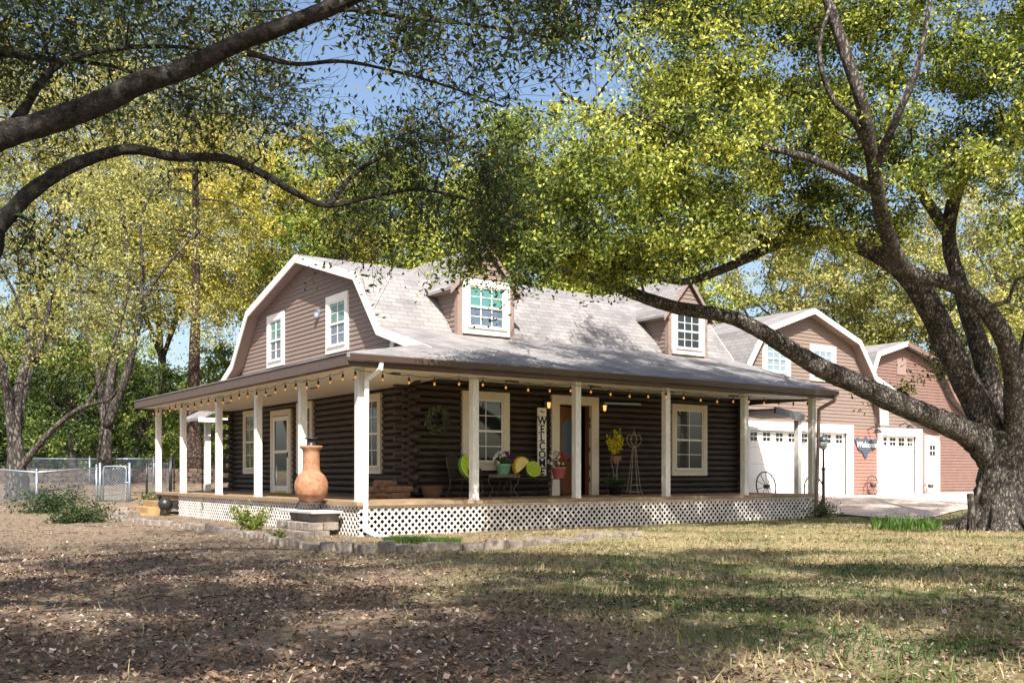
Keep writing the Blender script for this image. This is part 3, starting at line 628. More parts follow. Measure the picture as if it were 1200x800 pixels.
b.build('rake_soffit', 'siding', Gg)
def gdoor(x0, x1, z1, nw):
    b = MB(); O = (x0, GY, GZ); w_ = x1-x0; h = z1-GZ
    b.fbox(O, FU, FN, -.3, 0, 0, h+.28, -.05, .05); b.fbox(O, FU, FN, w_, w_+.3, 0, h+.28, -.05, .05); b.fbox(O, FU, FN, 0, w_, h, h+.28, -.05, .048)
    fr = b.build('garage_door', 'door_white', Gg)
    b = MB()
    for i in range(4):
        a, e = h*i/4, h*(i+1)/4; b.fbox(O, FU, FN, 0, w_, a+.006, e-.006, -.14, -.1)
        if i < 3:
            for k in range(nw): u = w_*(k+.5)/nw; b.fbox(O, FU, FN, u-w_/nw*.38, u+w_/nw*.38, a+.09, e-.09, -.1, -.092)
    b.fbox(O, FU, FN, 0, w_, 0, h, -.16, -.141); b.build('door_panels', 'door_white', fr)
    for k in range(nw):
        u = w_*(k+.5)/nw; b = MB()
        for sx in (-1, 1):
            for sz in (0, 1): b.fbox(O, FU, FN, u+sx*.09-.075, u+sx*.09+.075, h*.87+sz*.15-.06, h*.87+sz*.15+.06, -.1, -.094)
        b.build('door_window', 'glass', fr)
gdoor(15.45, 20.42, 2.58, 8); gdoor(22.4, 24.55, 2.55, 4)
for x0 in (16.05, 18.4): window(Gg, (x0, GY, 4.28), FU, FN, 1.32, 1.2, .17, frame='door_white', top='glass_pale', bot='glass_pale', cols=3, n0=.02)
O = (25.05, GY, GZ); b = MB(); b.fbox(O, FU, FN, 0, .14, 0, 2.2, -.04, .05); b.fbox(O, FU, FN, .8, .94, 0, 2.2, -.04, .05); b.fbox(O, FU, FN, .14, .8, 2.06, 2.2, -.04, .048); pd = b.build('side_door', 'door_white', Gg)
b = MB(); b.fbox(O, FU, FN, .14, .8, 0, 2.06, -.04, .034); b.build('door_leaf', 'door_white', pd)
b = MB()
for u in (.3, .48): b.fbox(O, FU, FN, u, u+.15, 1.45, 1.62, .034, .038); b.fbox(O, FU, FN, u, u+.15, 1.66, 1.83, .034, .038)
b.build('pane', 'glass', pd)
for lx, lz in ((17.9, 2.98), (21.55, 2.72), (23.45, 2.92)):
    b = MB(); b.tube([(lx, GY, lz), (lx, GY-.25, lz+.1), (lx, GY-.42, lz)], .018, 6); b.lathe([(.16, 0), (.1, .06), (.03, .12)], (lx, GY-.42, lz-.1), 12); b.build('gooseneck_lamp', 'black', Gg)
# barn behind
BY = 5.3; BX = 25.7
bn = thing('barn', 'rear reddish brown gambrel outbuilding right of the garage in tree shade', 'outbuilding', (BX, BY, .42))
bl = [(23.4, .2), (23.4, 4.7), (24.0, 5.6), (BX, 6.12)]; br_ = [(31.6, .2), (31.6, 2.7), (28.9, 4.2), (27.7, 5.6), (BX, 6.12)]
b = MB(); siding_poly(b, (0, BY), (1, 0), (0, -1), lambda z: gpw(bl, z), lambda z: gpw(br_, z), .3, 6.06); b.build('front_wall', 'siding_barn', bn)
roofs([(23.1, 4.3), (23.8, 5.74), (BX, 6.28), (27.85, 5.74), (29.1, 4.3), (32.0, 2.65)], BY-.3, BY+8, bn)
rk([(23.1, 4.28), (23.8, 5.72), (BX, 6.26)], BY-.3, 'rake_board', 'white', bn); rk([(BX, 6.26), (27.85, 5.72), (29.1, 4.28), (32.0, 2.63)], BY-.3, 'rake_board', 'siding_barn', bn)  # right rake brown in place of white: shade and foliage put into its colour
b = MB(); b.box((25.4, BY-.05, 5.0), (26.0, BY+.0, 5.6)); b.build('gable_vent', 'siding_trim', bn)
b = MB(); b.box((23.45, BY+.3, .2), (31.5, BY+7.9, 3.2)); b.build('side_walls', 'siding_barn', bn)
# ------------------------------------------------------------------ string lights
def string(name, label, ptsfun, n, group='string lights under the porch eave'):
    t = thing(name, label, 'string lights', ptsfun(0), group=None)
    b = MB(); pts = []
    for i in range(n):
        p, q = np.array(ptsfun(i/n)), np.array(ptsfun((i+1)/n))
        for s in (0, .25, .5, .75): pts.append(p+(q-p)*s-np.array([0, 0, .035*4*s*(1-s)]))
    pts.append(np.array(ptsfun(1))); b.tube(pts, .006, 5); b.build('cable', 'black', t)
    for i in range(n):
        x, y, z = ptsfun((i+.02)/n); z += .0
        b = MB(); b.tube([(x, y, z), (x, y, z-.06)], .006, 5); b.lathe([(.018, 0), (.024, .02), (.024, .065), (.012, .08)], (x, y, z-.13), 8); s = b.build('socket', 'black', t)
        b = MB(); b.lathe([(.006, -.06), (.018, -.045), (.023, -.022), (.014, 0)], (x, y, z-.125), 10); b.build('bulb', 'bulb', s)
dip = lambda t: .05*math.sin(t*math.pi*5)**2
string('string_lights', 'string of amber bulbs along the long front eave of the porch', lambda t: (-.2+13.8*t, -.2, 3.16-dip(t)), 24)
string('string_lights', 'string of amber bulbs along the left side eave of the porch', lambda t: (-.2,   .3+13.6*t, 3.16-dip(t)), 24)
# ------------------------------------------------------------------ porch things
# chiminea
c = (-.40, 1.33, .475)
ch = thing('chiminea', 'tall terracotta chiminea with round belly and black cap on the block steps', 'chiminea', c)
b = MB(); b.lathe([(r_, z_*1.06) for r_, z_ in [(.02, .1), (.17, .11), (.23, .17), (.29, .27), (.315, .28), (.315, .32), (.32, .33), (.335, .42), (.325, .52), (.28, .62), (.21, .69), (.18, .71), (.175, .74), (.168, .78), (.166, .9), (.164, 1.06), (.175, 1.12), (.215, 1.16), (.222, 1.18), (.215, 1.2), (.165, 1.2), (.15, 1.17), (.14, .9)]], c, 40); b.build('pot', 'terra', ch)
b = MB(); b.lathe([(.11, 1.24), (.11, 1.28), (.09, 1.29), (.09, 1.40), (.14, 1.41), (.13, 1.43), (.03, 1.45)], c, 16); b.build('cap', 'black', ch)
b = MB(); b.tube([(c[0]+.24*math.cos(a), c[1]+.24*math.sin(a), c[2]+.16) for a in np.linspace(0, 2*math.pi, 17)], .012, 6)
for a in (0.5, 2.6, 4.7): b.tube([(c[0]+.24*math.cos(a), c[1]+.24*math.sin(a), c[2]+.17), (c[0]+.31*math.cos(a), c[1]+.31*math.sin(a), c[2]+.02)], .013, 6)
b.build('stand', 'black', ch)
# wicker basket
c = (2.75, 1.95, DZ); b = MB(); b.lathe([(.17, 0), (.21, .1), (.25, .24), (.26, .26), (.235, .26), (.2, .1), (.1, .02)], c, 20)
for k in range(5): b.tube([(c[0]+(.18+k*.016)*math.cos(a), c[1]+(.18+k*.016)*math.sin(a), c[2]+.03+.05*k) for a in np.linspace(0, 2*math.pi, 21)], .012, 5)
tag(b.build('basket', 'basket', loc=c), 'low brown wicker basket against the dark log wall', 'basket')
# firewood pile
fw = thing('firewood_stack', 'small stack of split firewood behind the corner porch post', 'firewood', (1.75, 2.1, DZ))
for i in range(9):
    r, q = divmod(i, 4); x = 1.45+q*.17+r*.09; z = DZ+.07+r*.13; b = MB(); b.tube([(x-.28, 2.0+.05*rng.normal(), z), (x+.3, 2.15, z+.01)], [.072, .066], 7, wob=.12, smooth=False); b.build('log', 'wood', fw)
# wreath
c = np.array((3.08, 2.3, 2.42)); th_ = rng.uniform(0, 2*math.pi, 900); rr = .24+rng.normal(0, .045, 900)
pts = np.stack([c[0]+rr*np.cos(th_), c[1]-.03+rng.normal(0, .03, 900), c[2]+rr*np.sin(th_)], 1)
wr = thing('wreath', 'round green leafy wreath hung on the log wall near the corner', 'wreath', tuple(c))
b = MB(); b.tube([(c[0]+.24*math.cos(a), c[1]-.01, c[2]+.24*math.sin(a)) for a in np.linspace(0, 2*math.pi, 21)], .03, 6); b.build('ring', 'wood', wr)
quads('foliage', leafquads(pts, .085, .035), 'leaf_grey', rng.uniform(0, .7, 900), wr)
# metal chair & bench
def seat_furniture(name, label, cat, loc, rz, wd):
    t = thing(name, label, cat, loc, rz); h = wd/2
    b = MB()
    for k in np.linspace(-h, h, int(wd/.045)): b.bar((k, -.25, .43), (k, .22, .41), .018, .006)
    for k in np.linspace(-.25, .22, 10): b.bar((-h, k, .428), (h, k, .428), .006, .018, up=(0, 1, 0))
    b.tube([(-h, -.25, .43), (h, -.25, .43), (h, .22, .41), (-h, .22, .41), (-h, -.25, .43)], .014, 6); b.build('seat', 'iron', t, local=True)
    b = MB(); nb = int(wd/.05)
    top = lambda u: .88+.06*(1-(u/h)**2)
    for k in np.linspace(-h+.02, h-.02, nb): b.bar((k, .22, .46), (k, .32, top(k)), .02, .006, up=(0, 1, 0))
    for s in np.linspace(.1, .95, 8):
        b.tube([(u, .22+.1*s, .46+(top(u)-.46)*s) for u in np.linspace(-h, h, 7)], .009, 4)
    b.tube([(-h, .21, .42)]+[(u, .325, top(u)+.01) for u in np.linspace(-h, h, 9)]+[(h, .21, .42)], .016, 6); b.build('backrest', 'iron', t, local=True)
    for sx in (-h, h):
        b = MB(); b.tube(catmull([(sx, .28, .66), (sx*1.04, .05, .68), (sx*1.05, -.2, .66), (sx*1.04, -.27, .6), (sx, -.25, .43)], 4), .015, 6); b.build('armrest', 'iron', t, local=True)
        for y0, y1 in ((-.25, -.3), (.2, .3)):
            b = MB(); b.tube(catmull([(sx, y0, .43), (sx, y0-.05 if y0 < 0 else y0+.02, .25), (sx*1.02, y1, .08), (sx*1.02, y1+(.03 if y0 < 0 else -.02), 0)], 4), .014, 6); b.build('leg', 'iron', t, local=True)
    return t
seat_furniture('patio_chair', 'black metal lattice patio chair left of the potted pansies', 'chair', (3.55, 1.85, DZ), rad(28), .58)
seat_furniture('patio_bench', 'black metal lattice loveseat right of the mint flower pot', 'bench', (5.2, 1.85, DZ), rad(-4), 1.05)
# coffee table
t = thing('patio_table', 'low black metal side table carrying the mint green pot of pansies', 'table', (4.2, 1.45, DZ), 0)
b = MB(); b.box((-.42, -.25, .50), (.42, .25, .52)); b.box((-.43, -.262, .455), (.43, -.25, .53)); b.build('table_top', 'iron', t, local=True)
b = MB()
for k in np.arange(-.38, .4, .095): b.tube([(k+.035*math.cos(a), -.268, .49+.028*math.sin(a)) for a in np.linspace(0, 2*math.pi, 9)], .005, 4)
b.build('scroll_edge', 'wireiron', t, local=True)
for sx in (-.36, .36):
    for sy in (-.2, .2):
        b = MB(); b.tube(catmull([(sx, sy, .5), (sx*1.15, sy*1.1, .36), (sx*.8, sy, .18), (sx*1.1, sy*1.15, .04), (sx*1.2, sy*1.2, 0)], 4), .013, 6); b.build('leg', 'iron', t, local=True)
def flowers(parent, c, r, h, nl, nf, lm, fm, ls=.06, fs=.05):
    c = np.array(c); d = rng.normal(size=(nl, 3)); d[:, 2] = np.abs(d[:, 2]); d /= np.linalg.norm(d, axis=1)[:, None]; p = c+d*np.array([r, r, h])*rng.uniform(.3, 1, (nl, 1))
    quads('foliage', leafquads(p, ls, ls*.5), lm, rng.uniform(0, 1, nl), parent)
    if nf:
        d = rng.normal(size=(nf, 3)); d[:, 2] = np.abs(d[:, 2])+.25; d[:, 1] -= .3; d /= np.linalg.norm(d, axis=1)[:, None]; cc = c+d*np.array([r, r, h])*1.02
        vv = np.clip(.5+.9*d[:, 0]*-1+rng.normal(0, .18, nf), 0, 1); k = 5
        pc = np.repeat(cc, k, 0)+rng.normal(0, fs*.3, (nf*k, 3)); quads('flowers', leafquads(pc, fs, fs*.9), fm, np.repeat(vv, k), parent)
def pot(parent, c, r0, r1, h, m): b = MB(); b.lathe([(r0*.9, 0), (r0, .01), (r1, h*.85), (r1*1.08, h*.86), (r1*1.08, h), (r1*.9, h), (r1*.85, h*.9)], c, 20); return b.build('pot', m, parent)
c = (4.30, 1.4, DZ+.52); t = thing('pansy_pot', 'mint green pot of purple and white pansies', 'flower pot', c); pot(t, c, .12, .17, .24, 'mint'); flowers(t, (c[0], c[1], c[2]+.24), .24, .28, 260, 46, 'green', 'fl_pur')
b_c = (5.66, 1.12, DZ); t = thing('red_flower_planter', 'pink pot of red flowers on a thin metal stand by the front door', 'flower pot', (5.98, 1.5, DZ))
c = (5.98, 1.5, DZ+.42); pot(t, c, .12, .17, .28, 'pinkpot'); flowers(t, (c[0], c[1], c[2]+.28), .26, .36, 260, 36, 'green', 'fl_red')
b = MB(); b.tube([(c[0]+.15*math.cos(a), c[1]+.15*math.sin(a), c[2]+.0) for a in np.linspace(0, 2*math.pi, 15)], .01, 5)
for a in (.5, 2.6, 4.7): b.tube([(c[0]+.15*math.cos(a), c[1]+.15*math.sin(a), c[2]), (c[0]+.17*math.cos(a), c[1]+.17*math.sin(a), DZ)], .01, 5)
b.build('stand', 'black', t)
# cushions
def disc_cushion(name, label, loc, rz, tilt, r, mats, half=False, group=None):
    t = thing(name, label, 'cushion', loc, rz); a1 = math.pi if half else 2*math.pi; a0 = 0
    ct, st_ = math.cos(tilt), math.sin(tilt)
    def T_(x, y, z): return (x, y*ct+z*st_, -y*st_+z*ct)
    n = 28; an = np.linspace(a0, a1, n); rot = 1.75 if half else 0
    rim = [T_(r*math.cos(a+rot), 0, r*math.sin(a+rot)) for a in an]
    b = MB(); 
    ring = [(r*f, y) for f, y in ((0, .075), (.6, .07), (.92, .05), (1.0, 0), (.92, -.05), (.6, -.07), (0, -.075))]
    for nm, sl_, mm in (('front', ring[:3], mats[1]), ('rind', ring[2:5], mats[0]), ('back', ring[4:], mats[0])):
        b = MB(); vs = []; k = len(sl_)
        for a in an: 
            for rr_, y in sl_: vs.append(T_(rr_*math.cos(a+rot), -y, rr_*math.sin(a+rot)))
        fs = [(i*k+j, (i+1)*k+j, (i+1)*k+j+1, i*k+j+1) for i in range(n-1) for j in range(k-1)]; b.add(vs, fs, smooth=True)
        if nm != 'back' or True: b.build(nm, mm, t, local=True)
    b = MB()
    if half: b.add([T_(s*rr_*math.cos(rot), -y, s*rr_*math.sin(rot)) for s in (1, -1) for rr_, y in ring], [tuple(range(7))+tuple(range(13, 6, -1))])
    for k in range(1 if not half else 0, 9 if not half else 6):
        a = a0+(a1-a0)*k/(8 if not half else 5)+rot; b.bar(T_(.04*math.cos(a), -.077, .04*math.sin(a)), T_(r*.86*math.cos(a), -.06, r*.86*math.sin(a)), .012, .008)
    b.tube([T_(r*.9*math.cos(a+rot), -.056, r*.9*math.sin(a+rot)) for a in an], .011, 5)
    b.build('segment_lines', mats[2], t, local=True); return t
disc_cushion('lime_cushion', 'half round lime slice cushion standing on the left metal chair', (3.50, 1.60, DZ+.70), rad(12), .25, .30, ('limerind', 'lime', 'limeseg'), half=True)
disc_cushion('lime_cushion', 'round lime slice cushion on the metal loveseat', (5.36, 1.70, DZ+.64), rad(-10), .25, .20, ('limerind', 'lime', 'limeseg'))
disc_cushion('lemon_cushion', 'yellow lemon wedge cushion leaning on the metal loveseat', (4.98, 1.62, DZ+.68), rad(-10), .3, .27, ('lemon', 'lemonp', 'lemon'), half=True).rotation_euler.y = rad(65)
disc_cushion('lemon_cushion', 'pale yellow round cushion on the left metal chair beside the lime slice', (3.68, 1.78, DZ+.60), rad(20), .3, .16, ('lemon', 'lemonp', 'lemon'))
# WELCOME sign
def text(s, size, parent, m, loc, rotz=0, ext=.004, name='lettering', vertical=False, shear=0):
    cu = bpy.data.curves.new('txt', 'FONT'); cu.body = s; cu.size = size; cu.align_x = 'CENTER'; cu.extrude = ext; cu.shear = shear; cu.offset = size*(.018 if vertical else .004)
    if vertical: cu.space_line = .78
    o = bpy.data.objects.new('txt', cu); COL.objects.link(o); bpy.context.view_layer.update()
    me = bpy.data.meshes.new_from_object(o.evaluated_get(bpy.context.evaluated_depsgraph_get())); bpy.data.objects.remove(o)
    me.materials.clear(); me.materials.append(M[m]); q = bpy.data.objects.new(name, me); COL.objects.link(q); q.parent = parent
    q.location = loc; q.rotation_euler = (rad(90), 0, rotz); return q
sg = thing('welcome_sign', 'tall narrow white board reading WELCOME left of the front door', 'sign', (6.05, 2.26, DZ+.2))
b = MB(); b.box((5.92, 2.24, 1.14), (6.18, 2.275, 2.80)); b.build('board', 'white', sg)
def serifs(ch_, x, z):      # slab serifs for the block letters
    b = MB(); y = 2.231
    return b
text('\n'.join('WELCOME'), .265, sg, 'ink', (.0, -.026, 2.40-(DZ+.2)), vertical=True)
b = MB()
slabs = {'W': [(-.1, 1), (.1, 1), (0, 1)], 'E': [(-.085, 0), (-.085, 1)], 'L': [(-.075, 0), (-.075, 1)], 'M': [(-.09, 0), (.09, 0), (-.09, 1), (.09, 1)]}
zz0 = 2.40
for i, chr_ in enumerate('WELCOME'):
    zb_ = zz0-i*.265*.78
    for (dx, tp) in slabs.get(chr_, []): b.box((6.05+dx-.03, 2.228, zb_+(.178 if tp else 0)), (6.05+dx+.03, 2.2385, zb_+(.193 if tp else .015)))
b.build('letter_serifs', 'ink', sg)
b = MB(); b.lathe([(.03, 0), (.045, .02), (.03, .045)], (6.03, 2.236, 2.69), 8); b.lathe([(.02, 0), (.032, .015), (.02, .03)], (6.09, 2.236, 2.68), 8); b.build('flower_motif', 'wireiron', sg)
# yellow flowers in urn on stand
c = np.array((8.05, 1.8, DZ)); t = thing('yellow_flower_urn', 'spray of bright yellow flowers in a small urn on a tall wire stand', 'planter', tuple(c))
b = MB(); b.lathe([(.04, .0), (.07, .04), (.14, .16), (.17, .2), (.14, .2)], (c[0], c[1], c[2]+.78), 16); b.build('urn', 'terra', t)
b = MB()
for a in (.3, 2.4, 4.5): b.tube(catmull([(c[0]+.13*math.cos(a), c[1]+.13*math.sin(a), c[2]+.9), (c[0]+.05*math.cos(a), c[1]+.05*math.sin(a), c[2]+.5), (c[0]+.16*math.cos(a), c[1]+.16*math.sin(a), c[2]+.12), (c[0]+.22*math.cos(a), c[1]+.22*math.sin(a), c[2])], 5), .009, 5)
for z in (.5, .9): b.tube([(c[0]+(.06 if z < .6 else .14)*math.cos(a), c[1]+(.06 if z < .6 else .14)*math.sin(a), c[2]+z) for a in np.linspace(0, 2*math.pi, 13)], .009, 5)
b.build('stand', 'wireiron', t)
n = 26; pts = []; b = MB()
for i in range(n):
    a = rng.uniform(-1, 1); e = rng.uniform(.45, .85); d = np.array([a*.62, rng.normal()*.15, 1.]); d /= np.linalg.norm(d); p0 = c+np.array([0, 0, .95]); tip = p0+d*e*.9
    b.tube([p0, tip], .005, 4); s_t = rng.uniform(.3, 1, 26)[:, None]; pts.append(p0+(tip-p0)*s_t+rng.normal(0, .025, (26, 3)))
b.build('stems', 'wood', t); pts = np.concatenate(pts); quads('flowers', leafquads(pts, .06, .05), 'fl_yel', rng.uniform(0, 1, len(pts)), t)
# fern
c = np.array((7.88, 1.62, DZ)); t = thing('potted_fern', 'dark green bushy fern in a dark pot below the yellow flowers', 'potted plant', tuple(c)); pot(t, tuple(c), .12, .17, .22, 'dark')
pts = []
for i in range(70):
    a = rng.uniform(0, 2*math.pi); l = rng.uniform(.2, .38); e = rng.uniform(.2, 1.2)
    for s in np.linspace(.1, 1, 14): pts.append(c+np.array([math.cos(a)*l*s, math.sin(a)*l*s, .22+l*e*s-.25*s*s*l]))
pts = np.array(pts)+rng.normal(0, .012, (len(pts), 3)); quads('fronds', leafquads(pts, .06, .02), 'leaf_dark', rng.uniform(.1, .9, len(pts)), t)
# obelisk
c = (8.6, 1.72, DZ); t = thing('garden_obelisk', 'tall pale wire obelisk trellis with scrolled top by the log wall', 'trellis', c); b = MB()
for a in np.arange(6)*math.pi/3+.3: b.tube(catmull([(c[0]+.22*math.cos(a), c[1]+.22*math.sin(a), c[2]), (c[0]+.15*math.cos(a), c[1]+.15*math.sin(a), c[2]+.25), (c[0]+.06*math.cos(a), c[1]+.06*math.sin(a), c[2]+1.05), (c[0]+.03*math.cos(a), c[1]+.03*math.sin(a), c[2]+1.25)], 4), .008, 5)
for z, r in ((.25, .16), (.08, .2), (1.2, .035)): b.tube([(c[0]+r*math.cos(a), c[1]+r*math.sin(a), c[2]+z) for a in np.linspace(0, 2*math.pi, 15)], .008, 5)
b.build('frame', 'wireiron', t); b = MB()
for s in (-1, 1):
    b.tube(catmull([(c[0], c[1], c[2]+1.2), (c[0]+s*.14, c[1], c[2]+1.25), (c[0]+s*.25, c[1], c[2]+1.38), (c[0]+s*.2, c[1], c[2]+1.52), (c[0]+s*.08, c[1], c[2]+1.5), (c[0]+s*.1, c[1], c[2]+1.4)], 5), .009, 5)
    b.tube(catmull([(c[0], c[1], c[2]+1.22), (c[0]+s*.1, c[1]+.02, c[2]+1.4), (c[0]+s*.03, c[1], c[2]+1.58)], 5), .009, 5)
b.tube([(c[0], c[1], c[2]+1.5), (c[0], c[1], c[2]+1.68)], .01, 5); b.build('scroll_top', 'wireiron', t)
# hanging rail
t = thing('hanging_rail', 'thin grey bar hung on two slanted cables under the porch ceiling', 'hanging bar', (8.0, 1.5, 2.93))
b = MB(); b.bar((7.42, 1.5, 2.93), (8.62, 1.5, 2.95), .05, .04); b.build('bar', 'galv', t)
for x0, x1 in ((7.42, 6.95), (8.6, 8.9)): b = MB(); b.tube([(x0, 1.5, 2.94), (x1, 1.2, 3.23)], .008, 5); b.build('cable', 'black', t)
# ------------------------------------------------------------------ block steps by the chiminea
t = thing('block_steps', 'crumbling steps of stacked concrete blocks with a white slab below the chiminea', 'steps', (-.45, 1.25, 0))
for lv in range(3):
    z = -.05+lv*.155; ln = 1.9-lv*.28; dp = .95-lv*.25
    for r in range(2 if lv < 2 else 1):
        xx = -.14-dp+r*.32
        nb = int(ln/.3)
        for k in range(nb):
            y = 1.25-ln/2+k*ln/nb; b = MB(); b.box((xx, y+.01, z), (xx+.3, y+ln/nb-.012, z+.15)); o = b.build('block', 'block', t, bevel=.012)
            o.rotation_euler.z = 0
for k in range(4): b = MB(); y = .6+k*.36; b.box((-.62+.02*k, y, .26), (-.14, y+.34, .42)); b.build('block', 'block', t, bevel=.012)
b = MB(); b.box((-.78, .45, .423), (-.12, 2.05, .473)); b.build('slab', 'slab', t, bevel=.01)
# wooden end steps
x0, y0, _ = onground(186, 600); t = thing('wooden_steps', 'weathered wooden steps at the far left end of the porch', 'steps', (-.7, 12.7, 0))
for k in range(3): b = MB(); b.box((-.14-.3*(3-k), 11.9, -.1), (-.14-.3*(2-k), 13.5, .06+k*.17)); b.build('step', 'woodsteps', t, bevel=.01)
# kettle like pot
c = (-.35, 11.55, -.05); t = thing('black_kettle', 'round black pot on a short stand beside the wooden steps', 'pot', c)
b = MB(); b.lathe([(.02, .2), (.14, .23), (.2, .34), (.19, .45), (.12, .54), (.03, .57)], c, 18); b.build('pot', 'black', t)
b = MB()
for a in (.2, 2.3, 4.4): b.tube([(c[0]+.14*math.cos(a), c[1]+.14*math.sin(a), .2), (c[0]+.18*math.cos(a), c[1]+.18*math.sin(a), -.06)], .015, 5)
b.build('leg', 'black', t)
# ------------------------------------------------------------------ wagon wheels, lamp post, garage sign
def wheel(label, x, y, r, m, spokes, lean=.12, z=None):
    z = float(gh(x, y))+.035 if z is None else z
    t = thing('wagon_wheel', label, 'wagon wheel', (x, y, z), 0, 'old wagon wheels by the garage'); cz = r
    Tt = lambda a, rr, n=0: (rr*math.cos(a), n+(cz+rr*math.sin(a))*lean, cz+rr*math.sin(a))
    b = MB(); b.tube([Tt(a, r*.97) for a in np.linspace(0, 2*math.pi, 33)], r*.045, 8); b.build('rim', m, t, local=True)
    for k in range(spokes): a = 2*math.pi*k/spokes+.2; b = MB(); b.tube([Tt(a, .08), Tt(a, r*.95)], r*.022, 6); b.build('spoke', m, t, local=True)
    b = MB(); b.tube([(0, cz*lean-.1, cz), (0, cz*lean+.06, cz)], .07, 10); b.build('hub', m, t, local=True)
wheel('thin wagon wheel with long black hub on the far left of the wide garage door', 15.9, GY-.35, .47, 'iron', 10)
x, y, _ = P(956, 568, 28.5); wheel('wagon wheel partly behind the last porch post and lamp post', x, y, .46, 'rust', 10)
wheel('wooden spoked wagon wheel on the brick red wall strip between the garage doors', 21.5, GY-.3, .34, 'iron', 12)
wheel('small wagon wheel right of the single garage door', 25.0, GY-.3, .29, 'iron', 12)
x, y, _ = P(965, 590, 27.3); z = float(gh(x, y)); t = thing('lamp_post', 'slim dark lamp post with glass lantern head beside the driveway', 'lamp post', (x, y, z))
b = MB(); b.lathe([(.09, 0), (.09, .12), (.045, .2), (.04, 1.2), (.055, 1.24), (.032, 1.3), (.03, 1.78)], (x, y, z), 12); b.tube([(x-.18, y, z+1.25), (x+.18, y, z+1.25)], .014, 6); b.build('post', 'iron', t)
b = MB(); b.lathe([(.04, 1.78), (.1, 1.84), (.13, 2.02)], (x, y, z), 8); b.build('glass', 'lampglass', t); b = MB(); b.lathe([(.15, 2.02), (.1, 2.12), (.03, 2.17), (.015, 2.24)], (x, y, z), 8); b.build('cap', 'galv', t)
sgn = thing('state_sign', 'blue grey cut-out sign reading Welcome between the garage doors', 'sign', (21.42, GY-.03, 2.05))
ol = [(-.62, .22), (-.45, .3), (-.3, .24), (-.12, .26), (0, .34), (.1, .25), (.35, .22), (.5, .28), (.62, .2), (.52, .08), (.58, -.06), (.3, -.12), (.12, -.2), (.05, -.4), (-.06, -.42), (-.2, -.2), (-.42, -.12), (-.5, .02)]
b = MB(); b.prism([(21.42+u*1.05, GY-.025, 2.15+v) for u, v in ol], (0, -.03, 0)); b.build('board', 'signblue', sgn)
text('Welcome', .29, sgn, 'whitel', (0, -.035, .06), shear=.25, name='lettering')
# ------------------------------------------------------------------ edging blocks
def resample(pts, st):
    p = catmull(pts, 12); d = np.r_[0, np.cumsum(np.linalg.norm(np.diff(p, axis=0), axis=1))]; s = np.arange(0, d[-1], st); return np.stack([np.interp(s, d, p[:, i]) for i in range(p.shape[1])], 1)
edge = [onground(*q)[:2] for q in [(128, 609), (165, 613), (205, 617), (245, 621), (290, 630), (330, 638), (380, 645), (440, 648), (500, 646), (560, 644), (620, 640), (690, 632), (760, 626)]]
ep = resample(edge, .33)
base = None
for i in range(len(ep)-1):
    x, y = ep[i]; a = math.atan2(*(ep[i+1]-ep[i])[::-1])+rng.normal()*.1; z = float(gh(x, y))
    if i % 6 == 0 or base is None:
        b = MB(); hh = rng.uniform(.09, .13); v = [(sx*rng.uniform(.135, .155), sy*rng.uniform(.07, .1), sz) for sz in (-.08, hh) for sx, sy in ((-1, -1), (1, -1), (1, 1), (-1, 1))]
        b.hexa(v); base = b.build('edging_block', 'block', loc=(x, y, z), local=True, bevel=.02); o = base
    else: o = base.copy(); COL.objects.link(o)
    o.scale = (rng.uniform(.8, 1.08), rng.uniform(.8, 1.25), rng.uniform(.7, 1.35)); o.location = (x, y, z+rng.normal()*.015); o.rotation_euler = (rng.normal()*.05, rng.normal()*.05, a)
    tag(o, 'weathered tan edging block in the curved row bordering the flower bed', 'edging block', 'edging blocks round the porch bed')
# mulch bed sheet is part of the ground; extra stones at its left end
for i, (px, py, lb) in enumerate([(140, 602, 'tan retaining block on the left end of the bed edging nearest the fence gate'), (152, 607, 'squat tan block leaning at the start of the bed edging'), (164, 601, 'flat tan block behind the start of the bed edging')]):
    x, y, z = onground(px, py); b = MB(); b.box((x-.22, y-.15, z-.05), (x+.22, y+.15, z+.2)); tag(b.build('retaining_block', 'block', loc=(x, y, z), bevel=.03), lb, 'stone block')
    bpy.context.scene.objects[-1].rotation_euler.z = .5*i
# ------------------------------------------------------------------ fences
def fence_line(name, label, pts, hgt=1.15, m='galv', meshm='meshwire', cat='fence', wire=True):
    base = pts[0]; z0 = float(gh(*base)); t = thing(name, label, cat, (base[0], base[1], z0))
    for p in pts: z = float(gh(*p)); b = MB(); b.tube([(p[0], p[1], z-.1), (p[0], p[1], z+hgt+.06)], .038, 8); b.lathe([(.045, 0), (.03, .05), (.005, .07)], (p[0], p[1], z+hgt+.05), 8); b.build('post', m, t)
    for p, q in zip(pts[:-1], pts[1:]):
        zp, zq = float(gh(*p)), float(gh(*q)); b = MB(); b.tube([(p[0], p[1], zp+hgt), (q[0], q[1], zq+hgt)], .025, 6); b.build('rail', m, t)
        if wire:
            b = MB(); L = math.dist(p, q); h = hgt-.06; st = .1; r = .0028
            def pt(u, v): u = min(max(u, 0), L); f = u/L; return (p[0]+(q[0]-p[0])*f, p[1]+(q[1]-p[1])*f, zp+(zq-zp)*f+.04+v)
            u = -h
            while u < L:
                for s in (1, -1):
                    ua, va, ub, vb = (u, 0, u+h, h) if s == 1 else (u, h, u+h, 0)
                    if ua < 0: va, ua = va+s*(-ua), 0
                    if ub > L: vb, ub = vb-s*(ub-L), L
                    if ub-ua > .03: b.bar(pt(ua, va), pt(ub, vb), r*2)
                u += st
            b.build('wire_mesh', meshm, t)
    return t
f1 = [PX(113, 33.0), PX(43, 31.0), PX(-60, 34.), PX(-200, 36)]
